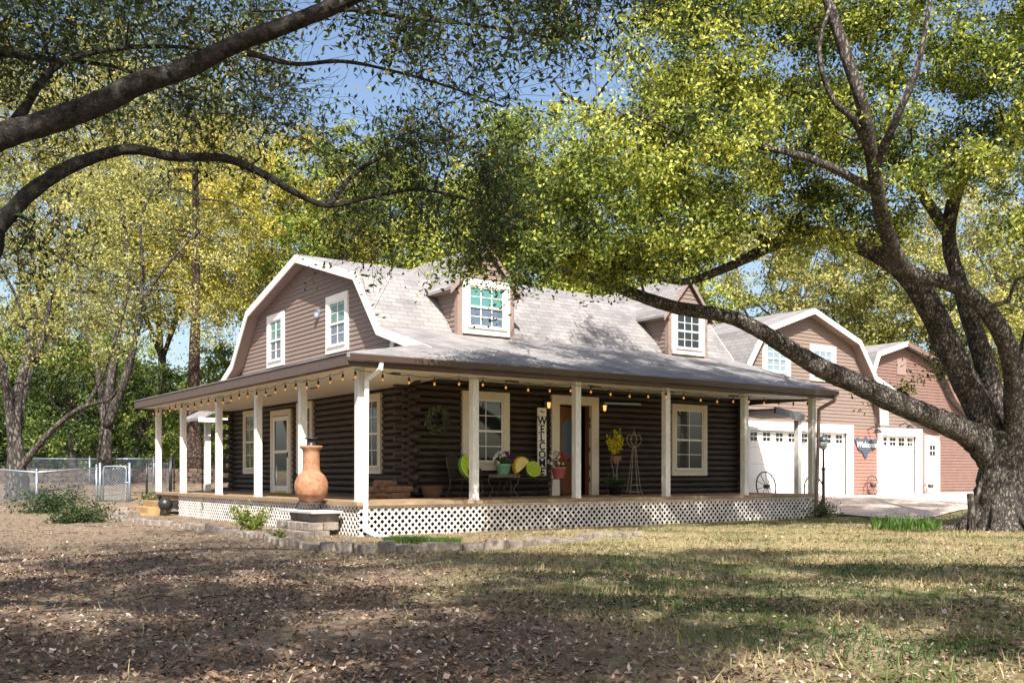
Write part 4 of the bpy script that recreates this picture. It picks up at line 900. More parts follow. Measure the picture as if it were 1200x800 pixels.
fence_line('chain_link_fence', 'galvanized chain link fence with bluish posts left of the porch', f1)
fence_line('chain_link_fence', 'second chain link fence farther back near the evergreen bushes', [PX(30, 41), PX(105, 41.5), PX(180, 42)], 1.1)
def gate(name, label, p, q, m, hgt=1.2, wire=True):
    p = np.array(p); q = np.array(q); zp = float(gh(*p)); d = (q-p)/np.linalg.norm(q-p); L = np.linalg.norm(q-p); t = thing(name, label, 'gate', (p[0], p[1], zp))
    P3 = lambda u, z: (p[0]+d[0]*u, p[1]+d[1]*u, zp+z)
    for u in (-.08, L+.08): b = MB(); b.tube([P3(u, -.1), P3(u, hgt+.12)], .04, 8); b.build('post', m, t)
    b = MB(); b.tube([P3(.03, .08), P3(.03, hgt-.1), P3(.06, hgt-.02), P3(.13, hgt), P3(L-.13, hgt), P3(L-.06, hgt-.02), P3(L-.03, hgt-.1), P3(L-.03, .08), P3(.03, .08)], .026, 8); b.build('frame', m, t)
    b = MB(); h = hgt-.15; u = -h
    while u < L and wire:
        for s in (1, -1):
            ua, va, ub, vb = (u, 0, u+h, h) if s == 1 else (u, h, u+h, 0)
            if ua < 0: va, ua = va+s*(-ua), 0
            if ub > L: vb, ub = vb-s*(ub-L), L
            if ub-ua > .03: b.bar(P3(ua, .1+va), P3(ub, .1+vb), .008)
        u += .1
    b.tube([P3(L-.1, hgt*.55), P3(L+.1, hgt*.55)], .03, 6); b.build('wire_mesh' if wire else 'latch', m, t); return t
gate('walk_gate', 'galvanized arched walk gate with bluish frame beside the pale trunk', PX(120, 33), PX(149, 33.0), 'galv')
gate('black_gate', 'black metal gate seen between the left porch posts', PX(203, 36), PX(238, 36), 'black', 1.3, False)
fence_line('black_fence', 'black rail fence panel behind the far porch corner', [PX(242, 36), PX(277, 36)], 1.25, 'black', 'black')
fence_line('black_fence', 'black railed chain link panel left of the black gate', [PX(172, 35.5), PX(199, 36)], 1.2, 'black', 'galv')
# stone wall and lawn terrace
b = MB(); Lw = resample([PX(-150, 44), PX(60, 44), PX(200, 44), PX(345, 43.7)], .42)
for i in range(len(Lw)-1):
    for r in range(4):
        x, y = Lw[i]+(Lw[i+1]-Lw[i])*(.5*(r % 2)); dd = Lw[i+1]-Lw[i]; a = dd/np.linalg.norm(dd); zz = .66+r*.19; hh = rng.uniform(.17, .2); ww = rng.uniform(.18, .21); dpt = rng.uniform(.16, .24)
        b.fbox((x, y, zz), a, (a[1], -a[0]), -ww, ww, 0, hh, -.3, dpt)
tag(b.build('stone_wall', 'stonewall', loc=(Lw[0][0], Lw[0][1], .6), bevel=.03), 'low dark field stone retaining wall along the back lawn', 'wall')
# distant white house
hx, hy_, _ = P(165, 540, 92); t = thing('distant_house', 'small white house far beyond the fence at the left', 'house', (hx, hy_, 1.3))
U_ = tuple(RT); Nn_ = tuple(-FW); O = (hx, hy_, 1.2)
b = MB(); b.fbox(O, U_, Nn_, -3.5, 3.5, 0, 2.7, -6, 0); b.build('wall', 'white', t)
b = MB(); f = lambda u, n, z: (O[0]+U_[0]*u+Nn_[0]*n, O[1]+U_[1]*u+Nn_[1]*n, O[2]+z)
b.panel([f(-3.9, .5, 2.7), f(3.9, .5, 2.7), f(3.9, -3, 4.2), f(-3.9, -3, 4.2)], .15); b.panel([f(-3.9, -6.5, 2.7), f(3.9, -6.5, 2.7), f(3.9, -3, 4.2), f(-3.9, -3, 4.2)], .15); b.build('roof', 'shingle', t)
for u in (-2.2, 0, 2.2): b = MB(); b.fbox(O, U_, Nn_, u-.5, u+.5, .9, 2.0, 0, .03); b.build('window', 'glass', t)
# ------------------------------------------------------------------ trees
def ell(c, r, n, surf=.0):
    d = rng.normal(size=(n, 3)); d /= np.linalg.norm(d, axis=1)[:, None]; q = rng.uniform(surf**3, 1, n)**(1/3); return np.array(c)+d*np.array(r)*q[:, None]
def make_tree(name, label, cat, base, limbs, clumps, leaf, bark, nleaf, L, Wd, spread=.45, flat=.6, twigs=5, vmean=.5, vsd=.22, brr=.03, droop=None, group=None, sides=10, wob=.03, sizes=None, topv=.15):
    t = thing(name, label, cat, base, group=group); b = MB(); nodes = []; nr = []
    for pts, r0, r1 in limbs:
        p = catmull(pts, 7); k = len(p); s = np.linspace(0, 1, k); rr = r0+(r1-r0)*s**.62
        if pts[0][2] < base[2]+.3: rr = rr*(1+.45*np.exp(-s*k/2.5))
        rr = rr*(1+.05*np.sin(s*17+r0*40)+rng.normal(0, wob, k)*.6)
        b.tube(p, rr, sides, wob=wob*.8); nodes.append(p[2:]); nr.append(rr[2:])
    nodes = list(np.concatenate(nodes)); nr = list(np.concatenate(nr)); NA = np.array(nodes)
    d0 = np.array([np.min(np.linalg.norm(NA-c, axis=1)) for c in clumps]); order = np.argsort(d0)
    cap = len(nodes)+len(clumps)*5; A = np.zeros((cap, 3)); A[:len(nodes)] = NA; RR = np.zeros(cap); RR[:len(nodes)] = nr; n = len(nodes)
    leafc = []; 
    for ci in order:
        c = clumps[ci]; dd = c-A[:n]; dist = np.linalg.norm(dd, axis=1)
        cost = dist*(1+.35*(RR[:n] < .012))+np.where(dd[:, 2] < 0, -.3*dd[:, 2], 0); j = int(np.argmin(cost)); p0 = A[j]; l = dist[j]
        r0 = min(RR[j]*.75, brr*(.35+.35*l)); r1 = max(.004, r0*.35)
        mid = p0+(c-p0)*.5+rng.normal(0, .10*l, 3)+np.array([0, 0, .08*l]); q = p0+(c-p0)*.25+rng.normal(0, .05*l, 3); q2 = p0+(c-p0)*.75+rng.normal(0, .07*l, 3)+np.array([0, 0, .04*l])
        pts = np.array([p0, q, mid, q2, c]); rr = np.linspace(r0, r1, 5); b.tube(pts, rr, 5 if r0 > .012 else 4, cap=False)
        A[n:n+4] = pts[1:]; RR[n:n+4] = rr[1:]; n += 4
        nl = nleaf if np.isscalar(nleaf) else nleaf[ci]
        tw = rng.normal(size=(twigs, 3))*np.array([1, 1, flat])*spread
        if droop: tw[:, 2] -= droop
        for k in range(twigs):
            e = c+tw[k]; m_ = (c+e)/2+rng.normal(0, .04, 3); b.tube([q2 if k % 2 else c, m_, e], [r1*.8, r1*.6, .0025], 3, cap=False)
        ti = rng.integers(0, twigs, nl); s = rng.uniform(.15, 1.1, nl)[:, None]
        leafc.append(c+tw[ti]*s+rng.normal(0, spread*.22, (nl, 3)))
    b.build('trunk', bark, t)
    cc = np.concatenate(leafc); nper = np.array([len(a) for a in leafc]); sz = 1 if sizes is None else np.repeat(sizes[order], nper); cv = np.repeat(rng.normal(vmean, vsd*.8, len(leafc)), nper)
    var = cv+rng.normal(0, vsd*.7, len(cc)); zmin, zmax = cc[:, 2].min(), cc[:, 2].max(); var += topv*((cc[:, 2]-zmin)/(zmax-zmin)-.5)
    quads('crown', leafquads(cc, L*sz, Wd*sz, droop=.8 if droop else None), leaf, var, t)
    return t
def boxfill(pxr, pyr, Yr, n):     # clump centres filling a frustum-ish volume
    px = rng.uniform(*pxr, n); py = rng.uniform(*pyr, n); Yv = rng.uniform(*Yr, n); return np.array([P(a, c, d) for a, c, d in zip(px, py, Yv)])
# big oak on the right
tb = onground(1174, 621)
TB = (tb[0], tb[1], tb[2]-.05); tY = (TB[0]-CAMX)*FW[0]+(TB[1]-CAMY)*FW[1]
Q = lambda px, py, dY=0: np.array(P(px, py, tY+dY*.6-2.4*max(0, min(1, (520-py)/420))))
limbs = [
 ([np.array(TB)+[0, 0, -.15], Q(1173, 590), Q(1174, 555), Q(1178, 525), Q(1180, 500)], .52, .50),
 ([Q(1172, 545), Q(1140, 512, -.2), Q(1100, 492, -.5), Q(1050, 472, -.8), Q(1010, 452, -1), Q(960, 430, -1.2), Q(900, 393, -1.3), Q(855, 371, -1.2), Q(800, 362, -1), Q(750, 347, -.8), Q(700, 327, -.5), Q(660, 317, -.3), Q(615, 296, 0), Q(580, 270, .2)], .36, .05),
 ([Q(1170, 535), Q(1148, 480, .3), Q(1118, 420, .6), Q(1085, 352, .9), Q(1050, 312, 1.1), Q(1005, 288, 1.3), Q(955, 276, 1.5), Q(905, 288, 1.6), Q(855, 312, 1.8), Q(800, 330, 2), Q(755, 318, 2.2)], .40, .06),
 ([Q(1186, 530, -.4), Q(1190, 480, -.7), Q(1186, 425, -1), Q(1165, 375, -1.2), Q(1120, 335, -1.3), Q(1065, 318, -1.4), Q(1038, 270, -2.6), Q(1024, 200, -4), Q(1012, 130, -4.6), Q(990, 60, -4.6), Q(960, -30, -4.4)], .27, .08),
 ([Q(1178, 510, .5), Q(1155, 430, 1.2), Q(1130, 350, 1.7), Q(1112, 280, 2.2), Q(1125, 215, 2.6), Q(1165, 165, 3), Q(1200, 110, 3.4), Q(1215, 0, 3.6)], .27, .07),
 ([Q(1190, 525), Q(1215, 460), Q(1260, 380, -.3), Q(1320, 290, -.5), Q(1390, 210, -.4), Q(1450, 120, 0)], .38, .07),
 ([Q(1112, 275, 2.2), Q(1070, 210, 2.8), Q(1040, 150, 3.3), Q(1060, 60, 3.6), Q(1090, -60, 3.8)], .14, .04),
 ([Q(1180, 520, .3), Q(1200, 420, 1.2), Q(1230, 300, 2), Q(1240, 180, 3), Q(1280, 40, 3.5)], .22, .05),
 ([Q(1024, 200, -4), Q(1050, 140, -4.8), Q(1075, 80, -5), Q(1090, 0, -5)], .10, .03),
 ([Q(1020, 180, -4.1), Q(1000, 140, -4.6), Q(975, 115, -4.8), Q(960, 60, -5), Q(975, 0, -5)], .08, .03),
 ([Q(1170, 165, 3), Q(1140, 190, -1), Q(1100, 195, -2), Q(1070, 185, -3)], .07, .03),
 ([Q(1028, 225, -3.6), Q(960, 190, -4.6), Q(890, 172, -5), Q(820, 165, -5), Q(740, 130, -5)], .09, .03),
 ([Q(905, 288, 1.6), Q(840, 240, 1), Q(780, 180, .4), Q(720, 140, 0), Q(660, 110, -.3)], .09, .03),
]
TA = np.array(TB)
for a in (.2, 1.35, 2.5, 3.5, 4.5, 5.5):
    d = np.array([math.cos(a), math.sin(a), 0]); limbs.append(([TA+d*.2+[0, 0, .95], TA+d*.48+[0, 0, .38], TA+d*.85+[0, 0, .10], TA+d*(1.35+.3*math.sin(a*3))+[0, 0, -.04]], .26, .06))
cl = []
def zone(pxr, pyr, dY, n): cl.append(boxfill(pxr, pyr, (tY+dY[0], tY+dY[1]), n))
zone((1000, 1330), (-90, 100), (-4.6, -1), 104); zone((780, 1010), (-90, 110), (-4.6, -1), 92)
zone((740, 880), (-60, 200), (-5.5, -2), 44); zone((700, 1300), (-170, -70), (-4, -1.5), 30); zone((700, 800), (60, 150), (-3.5, -1), 5)
zone((860, 1010), (100, 240), (-4.2, -.8), 58); zone((1020, 1260), (90, 225), (-4.5, -.6), 62)
zone((640, 790), (-60, 60), (-4, -1), 8)
zone((590, 860), (130, 295), (-5.6, -2.6), 100); zone((540, 650), (275, 338), (-5, -3.4), 11); zone((650, 770), (295, 335), (-4, -2), 7); zone((800, 1000), (225, 295), (-3, -.3), 28)
zone((555, 690), (220, 300), (-5.4, -3), 34); zone((640, 830), (280, 315), (-4.5, -2), 14)
zone((950, 1090), (220, 285), (-2, 0), 14); zone((1150, 1300), (200, 270), (-3, -.5), 14); zone((1040, 1120), (425, 465), (.2, .8), 3)
zone((1200, 1450), (-100, 330), (-5, -1), 60)
cl = np.concatenate(cl)
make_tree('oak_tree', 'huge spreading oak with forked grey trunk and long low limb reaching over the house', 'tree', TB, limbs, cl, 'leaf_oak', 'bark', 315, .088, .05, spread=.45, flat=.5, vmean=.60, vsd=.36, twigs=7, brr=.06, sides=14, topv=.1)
# near oak overhanging from the left
nb = W(-6.6, 5.6); NB = (nb[0], nb[1], -.15)
Nn = lambda X, Y, z: np.array(W(X, Y, z))
limbs = [
 ([Nn(-6.6, 5.6, -.2), Nn(-6.6, 5.6, 1), Nn(-6.5, 5.7, 1.9), Nn(-6.4, 5.8, 2.6)], .42, .34),
 ([Nn(-6.5, 5.7, 2.1), Nn(-5.6, 6.6, 3.0), np.array(P(-60, 182, 7.6)), np.array(P(0, 160, 7.8)), np.array(P(60, 142, 7.9)), np.array(P(115, 122, 8)), np.array(P(165, 97, 8.)), np.array(P(215, 82, 8)), np.array(P(280, 50, 8)), np.array(P(340, 28, 8)), np.array(P(410, -2, 8)), np.array(P(500, -50, 8)), np.array(P(650, -120, 8.3))], .15, .05),
 ([Nn(-6.4, 5.8, 2.0), np.array(P(-60, 320, 8)), np.array(P(0, 262, 8.4)), np.array(P(40, 222, 8.6)), np.array(P(90, 192, 8.8)), np.array(P(150, 175, 9)), np.array(P(205, 184, 9.2)), np.array(P(265, 186, 9.4)), np.array(P(310, 205, 9.6)), np.array(P(350, 228, 9.8)), np.array(P(385, 241, 10)), np.array(P(430, 232, 10.3)), np.array(P(490, 222, 10.6)), np.array(P(555, 235, 11))], .095, .015),
 ([Nn(-6.5, 5.7, 2.4), Nn(-6.5, 5.0, 4), Nn(-5.8, 3.8, 5.6), Nn(-4.4, 2.6, 6.8), Nn(-2.0, 1.6, 7.6), Nn(1.2, .8, 8.2), Nn(5, 0, 8.4)], .28, .06),
 ([Nn(-6.4, 5.8, 2.5), Nn(-6.8, 6.5, 4.5), Nn(-6.2, 7.4, 6.2), Nn(-4.6, 7.5, 7.6), Nn(-2.5, 7.0, 8.4), Nn(.8, 5.6, 9.0), Nn(4.5, 4.8, 9.3)], .26, .05),
 ([Nn(-6.6, 5.6, 2.2), Nn(-8, 5.8, 4), Nn(-10, 6.5, 5.5), Nn(-12, 7.8, 6.5)], .25, .05),
 ([Nn(-6.6, 5.6, 2.3), Nn(-7.6, 4, 4.2), Nn(-8.5, 2, 6), Nn(-9, -1, 7)], .24, .05),
 ([np.array(P(20, 140, 8.6)), np.array(P(70, 75, 9.3)), np.array(P(160, 55, 9.8)), np.array(P(250, 58, 10))], .05, .015),
 ([np.array(P(-20, 60, 8.6)), np.array(P(60, 70, 9.3)), np.array(P(140, 80, 9.8)), np.array(P(225, 115, 10))], .04, .012),
 ([np.array(P(290, 62, 8)), np.array(P(345, 75, 8.2)), np.array(P(400, 72, 8.4)), np.array(P(455, 82, 8.5)), np.array(P(520, 100, 8.8)), np.array(P(590, 125, 9.2))], .025, .008),
 ([np.array(P(385, 241, 10)), np.array(P(420, 200, 10.4)), np.array(P(480, 170, 10.8)), np.array(P(540, 160, 11.2))], .035, .012),
 ([np.array(P(300, 45, 8.2)), np.array(P(400, 12, 8.6)), np.array(P(480, 22, 8.8)), np.array(P(560, 30, 9)), np.array(P(650, 45, 9.2))], .03, .01),
]
cl = []; nl = []
def z2(pxr, pyr, Yr, n, k): cl.append(boxfill(pxr, pyr, Yr, n)); nl.extend([k]*n)
z2((-60, 330), (-50, 70), (7.6, 12), 130, 62); z2((-60, 380), (60, 150), (8.5, 12), 75, 45)
z2((-60, 120), (180, 330), (8.5, 11), 12, 45); z2((200, 400), (120, 215), (9.5, 12), 16, 60)
z2((390, 600), (150, 290), (10, 12.5), 85, 72); z2((380, 700), (-60, 75), (7.6, 10), 75, 65); z2((460, 620), (60, 130), (8.6, 10), 10, 30)
z2((690, 860), (-60, 25), (8, 10), 10, 50)
def ov(c, r, n, k):  # out-of-view crown clumps, added so their shadow covers the foreground
    m = max(3, n//11); co = ell(c, r, m); cl.append(co[rng.integers(0, m, n)]+rng.normal(0, 1, (n, 3))*[.5, .5, .28]); nl.extend([k]*n)
ov(W(-4.5, 1.5, 7.5), (4.2, 4.2, 1.5), 120, 260); ov(W(1.5, .2, 8.4), (4.2, 3.6, 1.2), 120, 260); ov(W(6.5, 1.2, 8.8), (3.4, 3.2, 1.1), 85, 260)
ov(W(-10, 3.5, 6.5), (4, 4.5, 1.5), 70, 200); ov(W(2, 3, 9.3), (4.5, 1.6, .8), 50, 220)
ov(W(-7, 8, 9.2), (4.8, 3.6, .9), 34, 150)
n_in = len(nl)
ov(W(1.5, 1.2, 8.6), (6.5, 3.8, 1.0), 70, 260); ov(W(-1, 3, 8.8), (7, 3, .9), 60, 260); ov(W(-13, 13, 9.5), (3.5, 3, .8), 26, 120)
cl = np.concatenate(cl)
SZ = np.array([1.0 if k < 110 or i < 420 else 1.0 for i, k in enumerate(nl)]); SZ[[i for i in range(len(nl)) if nl[i] >= 200]] = 1.7  # unseen overhead clumps get enlarged leaves for denser ground shade
keep = []; 
for i, c in enumerate(cl):   # nothing hangs right in front of the lens
    X_, Y_ = (c[0]-CAMX)*RT[0]+(c[1]-CAMY)*RT[1], (c[0]-CAMX)*FW[0]+(c[1]-CAMY)*FW[1]
    keep.append(not (i > 279-0 and Y_ > 1.5 and 400-(0) < 0) )
make_tree('oak_tree', 'near oak whose two dark limbs arch in from the upper left corner', 'tree', NB, limbs, cl, 'leaf_near', 'bark_near', np.array(nl), .075, .032, spread=.36, flat=.8, twigs=9, sizes=SZ, vmean=.5, vsd=.25, brr=.022, sides=14, topv=0)
# ---- background trees
def up(x, y, z): return np.array([x, y, z])
def bgtree(name, label, px, Y, hgt, cr, leaf, bark, nclump, nleaf, L, fork=.3, tr=.3, limbs_n=6, cbase=.35, group=None, droop=None, spread=None, vmean=.5, lean=0, brr=.05, flatc=1, spreadang=.5, vsd=.32):
    x, y = PX(px, Y); z = float(gh(x, y))-.1; base = (x, y, z); zf_ = z+hgt*fork
    lim = [([up(x, y, z), up(x+.03*tr, y, z+hgt*fork*.5), up(x+lean*.3, y, zf_)], tr, tr*.8)]
    for k in range(limbs_n):
        a = 2*math.pi*k/limbs_n+rng.uniform(-.4, .4); e = cr*spreadang*rng.uniform(.7, 1.2); h2 = hgt*rng.uniform(.75, .95)
        p = [up(x+lean*.3, y, zf_-.2)]
        for s in (.25, .5, .75, 1): p.append(up(x+lean*(.3+.7*s)+math.cos(a)*e*s+rng.normal()*.08*cr, y+math.sin(a)*e*s+rng.normal()*.08*cr, zf_+(z+h2-zf_)*s**.85))
        lim.append((p, tr*.5, tr*.08))
    zc = z+hgt*(cbase+1)/2; nclump = int(nclump*1.35); nleaf = int(nleaf*1.3); c = ell((x+lean, y, zc), (cr, cr, hgt*(1-cbase)/2*flatc), nclump, .3)
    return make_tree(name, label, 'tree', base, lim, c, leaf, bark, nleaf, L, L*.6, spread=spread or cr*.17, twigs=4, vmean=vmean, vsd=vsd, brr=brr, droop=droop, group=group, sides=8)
# left: multi stemmed and pale trunk trees, both thinly leafed
x, y = PX(22, 34); z = float(gh(x, y))-.1; q = lambda px, py, d=0: np.array(P(px, py, 34+d))
lim = [([q(22, 590), q(20, 560), q(18, 520), q(17, 490), q(22, 455, .3), q(34, 410, .6), q(40, 360, .8)], .44, .10), ([q(15, 530), q(30, 450, .5), q(48, 400, 1), q(60, 350, 1), q(75, 290, 1.4)], .22, .04), ([q(22, 550), q(60, 505, -.5), q(95, 478, -1), q(128, 468, -1.4), q(138, 455, -1.8)], .15, .04),
 ([q(100, 478, -1), q(120, 440, -1), q(135, 400, -1.2), q(150, 350, -1.5)], .09, .02), ([q(17, 525), q(5, 440, -.5), q(-10, 380, -1), q(0, 300, -1.2)], .22, .04), ([q(40, 420, .6), q(20, 350, .8), q(-20, 280, 1.2)], .1, .03)]
cl = boxfill((-80, 190), (190, 430), (31, 37), 130)
make_tree('budding_tree', 'thick multi stemmed tree with bare branches behind the left chain link fence', 'tree', (x, y, z), lim, cl, 'leaf_bud', 'bark2', 75, .12, .06, spread=.5, brr=.06, sides=10, vmean=.6)
x, y = PX(122, 41); z = float(gh(x, y)); q = lambda px, py, d=0: np.array(P(px, py, 41+d))
lim = [([q(121, 582), q(122, 545), q(124, 505), q(127, 470), q(131, 435), q(138, 395, .6)], .40, .12), ([q(125, 500), q(133, 430, .3), q(140, 380, .8), q(150, 330, 1), q(148, 280, 1.4), q(140, 220, 2)], .24, .05), ([q(125, 500), q(148, 440, -.4), q(160, 390, -.8), q(175, 340, -1), q(205, 300, -1), q(235, 270, -1.2)], .24, .04),
 ([q(124, 500), q(112, 420, .5), q(95, 370, 1), q(90, 310, 1.4), q(60, 250, 1.5)], .18, .03), ([q(160, 390, -.8), q(168, 320, -1.4), q(165, 260, -2), q(185, 210, -2)], .12, .03), ([q(140, 380, .8), q(115, 320, 1), q(110, 250, 1)], .1, .03)]
cl = np.concatenate([boxfill((20, 300), (175, 400), (37, 46), 130), boxfill((-40, 320), (20, 190), (37, 46), 120)])
lim += [([q(140, 220, 2), q(150, 140, 2), q(140, 60, 2)], .07, .03), ([q(185, 210, -2), q(220, 140, -2), q(240, 60, -2)], .06, .02), ([q(60, 250, 1.5), q(40, 160, 1.5), q(50, 70, 1)], .06, .02)]
make_tree('budding_tree', 'pale trunked tree forking into two behind the galvanized walk gate', 'tree', (x, y, z), lim, cl, 'leaf_bud', 'bark2', 110, .13, .07, spread=.65, brr=.06, sides=10, vmean=.75)
# pine
x, y = PX(227, 46); z = float(gh(x, y))-.1; lim = [([up(x, y, z), up(x, y, z+4), up(x+.1, y, z+8), up(x+.1, y, z+12), up(x, y, z+17)], .36, .12)]
for k in range(16):
    a = rng.uniform(0, 2*math.pi); h = rng.uniform(8.2, 16); l = rng.uniform(1.5, 3.8); lim.append(([up(x, y, z+h), up(x+math.cos(a)*l*.5, y+math.sin(a)*l*.5, z+h+.1), up(x+math.cos(a)*l, y+math.sin(a)*l, z+h-.1)], .06, .02))
make_tree('pine_tree', 'tall straight pine trunk with few level branches left of the gable', 'tree', (x, y, z), lim, ell((x, y, z+13), (3.2, 3.2, 4.5), 60), 'leaf_grey', 'pinebark', 60, .2, .03, spread=.5, brr=.04, sides=10)
bgtree('evergreen_tree', 'dense dark evergreen mass between the two left trunks', 85, 50, 6.5, 3.6, 'leaf_dark', 'bark', 62, 140, .17, cbase=.02, tr=.25, spread=.55, vmean=.62)
bgtree('evergreen_tree', 'dark evergreen right of the pale trunk, yellow green on its right side', 165, 52, 6.2, 3.0, 'leaf_dark', 'bark', 60, 150, .17, cbase=.02, tr=.2, spread=.5, vmean=.75)
bgtree('evergreen_tree', 'dark evergreen at the far left frame edge', 10, 56, 7.5, 4.4, 'leaf_dark', 'bark', 120, 150, .2, cbase=.02, tr=.2, spread=.6, vmean=.62)
bgtree('leafy_tree', 'yellow green young tree seen between the left porch posts', 238, 60, 6.5, 3.4, 'leaf_green', 'bark2', 80, 110, .18, cbase=.1, tr=.15, vmean=.8)
bgtree('leafy_tree', 'grey green tree far back beside the small white house', 195, 74, 8, 4.5, 'leaf_grey', 'bark2', 80, 110, .22, cbase=.05, tr=.2, vmean=.6)
bgtree('leafy_tree', 'pale green tree far back left of the small white house', 110, 80, 13, 6.5, 'leaf_green', 'bark2', 110, 120, .26, cbase=.1, tr=.25, vmean=.75)
# yellow catkin trees behind the left gable
bgtree('yellow_tree', 'tall yellow tree hung with drooping catkins above the left gable', 320, 58, 22, 8, 'leaf_yel', 'bark2', 190, 190, .2, cbase=.42, droop=.5, spread=.9, vmean=.55, tr=.3)
bgtree('yellow_tree', 'thin yellow budding tree behind the pine at the upper left', 190, 62, 27, 8.5, 'leaf_bud', 'bark2', 230, 120, .2, cbase=.35, droop=.3, spread=1.0, vmean=.75, tr=.3)
bgtree('leafy_tree', 'bright green tree with rounded top behind the main roof ridge', 425, 56, 20.5, 5.6, 'leaf_green', 'bark', 150, 190, .22, cbase=.3, spread=.8, vmean=.8, tr=.3)
bgtree('leafy_tree', 'yellow green oak rising behind the middle of the main roof', 600, 52, 17.5, 6.8, 'leaf_oak', 'bark', 170, 200, .22, cbase=.3, spread=.85, vmean=.85, tr=.4)
bgtree('leafy_tree', 'yellow green oak behind the right dormer', 745, 56, 17, 5.6, 'leaf_oak', 'bark', 120, 170, .22, cbase=.3, spread=.85, vmean=.8, tr=.4)
# behind the garage
bgtree('budding_tree', 'large grey yellow budding tree behind the garage gable', 905, 60, 16.5, 6.6, 'leaf_bud', 'bark2', 170, 170, .2, cbase=.1, spread=.8, vmean=.6, brr=.06, tr=.35)
bgtree('budding_tree', 'budding tree between the garage and the rear outbuilding', 1010, 62, 17, 6.4, 'leaf_bud', 'bark2', 150, 160, .2, cbase=.1, spread=.8, vmean=.5, brr=.06, tr=.35)
bgtree('budding_tree', 'pale budding tree behind the rear outbuilding roof', 1110, 56, 17.5, 7, 'leaf_bud', 'bark2', 160, 160, .2, cbase=.1, spread=.9, vmean=.65, brr=.06, tr=.35)
bgtree('budding_tree', 'tall budding tree at the far right behind the oak trunk', 1220, 52, 15, 6.8, 'leaf_bud', 'bark2', 150, 150, .2, cbase=.05, spread=.9, vmean=.6, brr=.06, tr=.35)
bgtree('leafy_tree', 'small fresh green tree behind the left slope of the garage roof', 872, 52, 9.2, 2.6, 'leaf_green', 'bark2', 50, 120, .18, cbase=.1, vmean=.75, tr=.2)
bgtree('leafy_tree', 'green shrubby tree in the gap between garage and outbuilding', 1032, 50, 7.5, 2.4, 'leaf_green', 'bark2', 50, 120, .18, cbase=.05, vmean=.7, tr=.2)
bgtree('yellow_tree', 'thinly leafed yellow tree at the far upper left behind the forked trunk', 60, 58, 26, 9.5, 'leaf_bud', 'bark2', 240, 120, .2, cbase=.3, spread=1.0, vmean=.7, tr=.3)
bgtree('leafy_tree', 'fresh green tree low behind the left fence', 40, 66, 12, 6, 'leaf_green', 'bark2', 110, 130, .22, cbase=.1, vmean=.8, tr=.3)
bgtree('leafy_tree', 'green tree between the pine trunk and the left gable', 262, 70, 11, 3.6, 'leaf_green', 'bark2', 70, 110, .22, cbase=.1, vmean=.7, tr=.2)
# far wood
pts = []
for px in np.arange(-700, 1900, 14):
    Yv = rng.uniform(95, 125); h = rng.uniform(7, 13)*(1 if px > 130 else 1); x, y = PX(px, Yv); pts.append(ell((x, y, 1+h/2), (3.5, 3.5, h/2), 620, .5))
pts = np.concatenate(pts); o = quads('distant_wood', leafquads(pts, .6, .4), 'leaf_grey', rng.uniform(.2, .9, len(pts)), loc=(0, 0, 0)); tag(o, 'grey green belt of woodland along the horizon', 'woods', kind='stuff')
# ------------------------------------------------------------------ bed plants, litter and grass
def shrub(name, label, px, py, r, h, n, leaf, L, Wd, cat='shrub', blades=False, group=None):
    x, y, z = onground(px, py); t = thing(name, label, cat, (x, y, z), group=group)
    if blades:
        a = rng.uniform(0, 2*math.pi, n); rr = r*np.sqrt(rng.uniform(0, 1, n)); b0 = np.stack([x+rr*np.cos(a), y+rr*np.sin(a), np.full(n, z)], 1)
        d = rng.normal(size=(n, 3))*.28; d[:, 2] = 1; hh = h*rng.uniform(.5, 1.05, n)[:, None]; tip = b0+d*hh; s = np.cross(d, rng.normal(size=(n, 3))); s /= np.linalg.norm(s, axis=1)[:, None]; s *= Wd/2
        mid = (b0+tip)/2; quads('blades', np.stack([b0-s*.3, mid-s, tip, mid+s], 1), leaf, rng.uniform(0, 1, n), t)
    else:
        b = MB(); c = []
        for k in range(14):
            a = rng.uniform(0, 2*math.pi); e = rng.uniform(.3, 1)*r; tip = np.array((x+math.cos(a)*e, y+math.sin(a)*e, z+h*rng.uniform(.45, 1))); b.tube([(x, y, z), (x+math.cos(a)*e*.4, y+math.sin(a)*e*.4, z+h*.4), tip], [.012, .008, .004], 4)
            s = rng.uniform(.25, 1.05, n//14)[:, None]; c.append(np.array((x, y, z))+(tip-np.array((x, y, z)))*s+rng.normal(0, r*.16, (n//14, 3)))
        b.build('stems', 'wood', t); c = np.concatenate(c); c[:, 2] = np.maximum(c[:, 2], z+.02); quads('foliage', leafquads(c, L, Wd), leaf, rng.uniform(0, .55 if name == 'fence_bush' else 1, len(c)), t)
    return t
shrub('iris_clump', 'clump of upright green iris blades at the edge of the driveway', 1060, 598, .7, .36, 300, 'green', .3, .035, 'plant', True)
shrub('low_shrub', 'spreading dark green ground plant beside the right end of the porch', 950, 606, 1.0, .28, 1800, 'leaf_dark', .09, .04, 'plant').scale = (1.2, .8, 1)
shrub('green_shrub', 'dark green bush in front of the wooden end steps', 180, 601, .5, .62, 1300, 'leaf_dark', .08, .04)
shrub('green_shrub', 'upright green weed against the left lattice', 244, 607, .2, .5, 420, 'leaf_green', .08, .04)
shrub('green_shrub', 'pale green loose plant left of the concrete block steps', 294, 621, .42, .5, 800, 'leaf_green', .08, .045)
shrub('green_shrub', 'tiny green plant at the foot of the concrete block steps', 326, 632, .22, .2, 260, 'green', .06, .03)
shrub('fence_bush', 'tangled dark brush under the chain link fence', 60, 598, 1.35, .46, 2800, 'leaf_dark', .10, .045)
shrub('fence_bush', 'lower brush piled against the fence just left of the walk gate', 100, 596, .8, .36, 1400, 'leaf_dark', .10, .045)
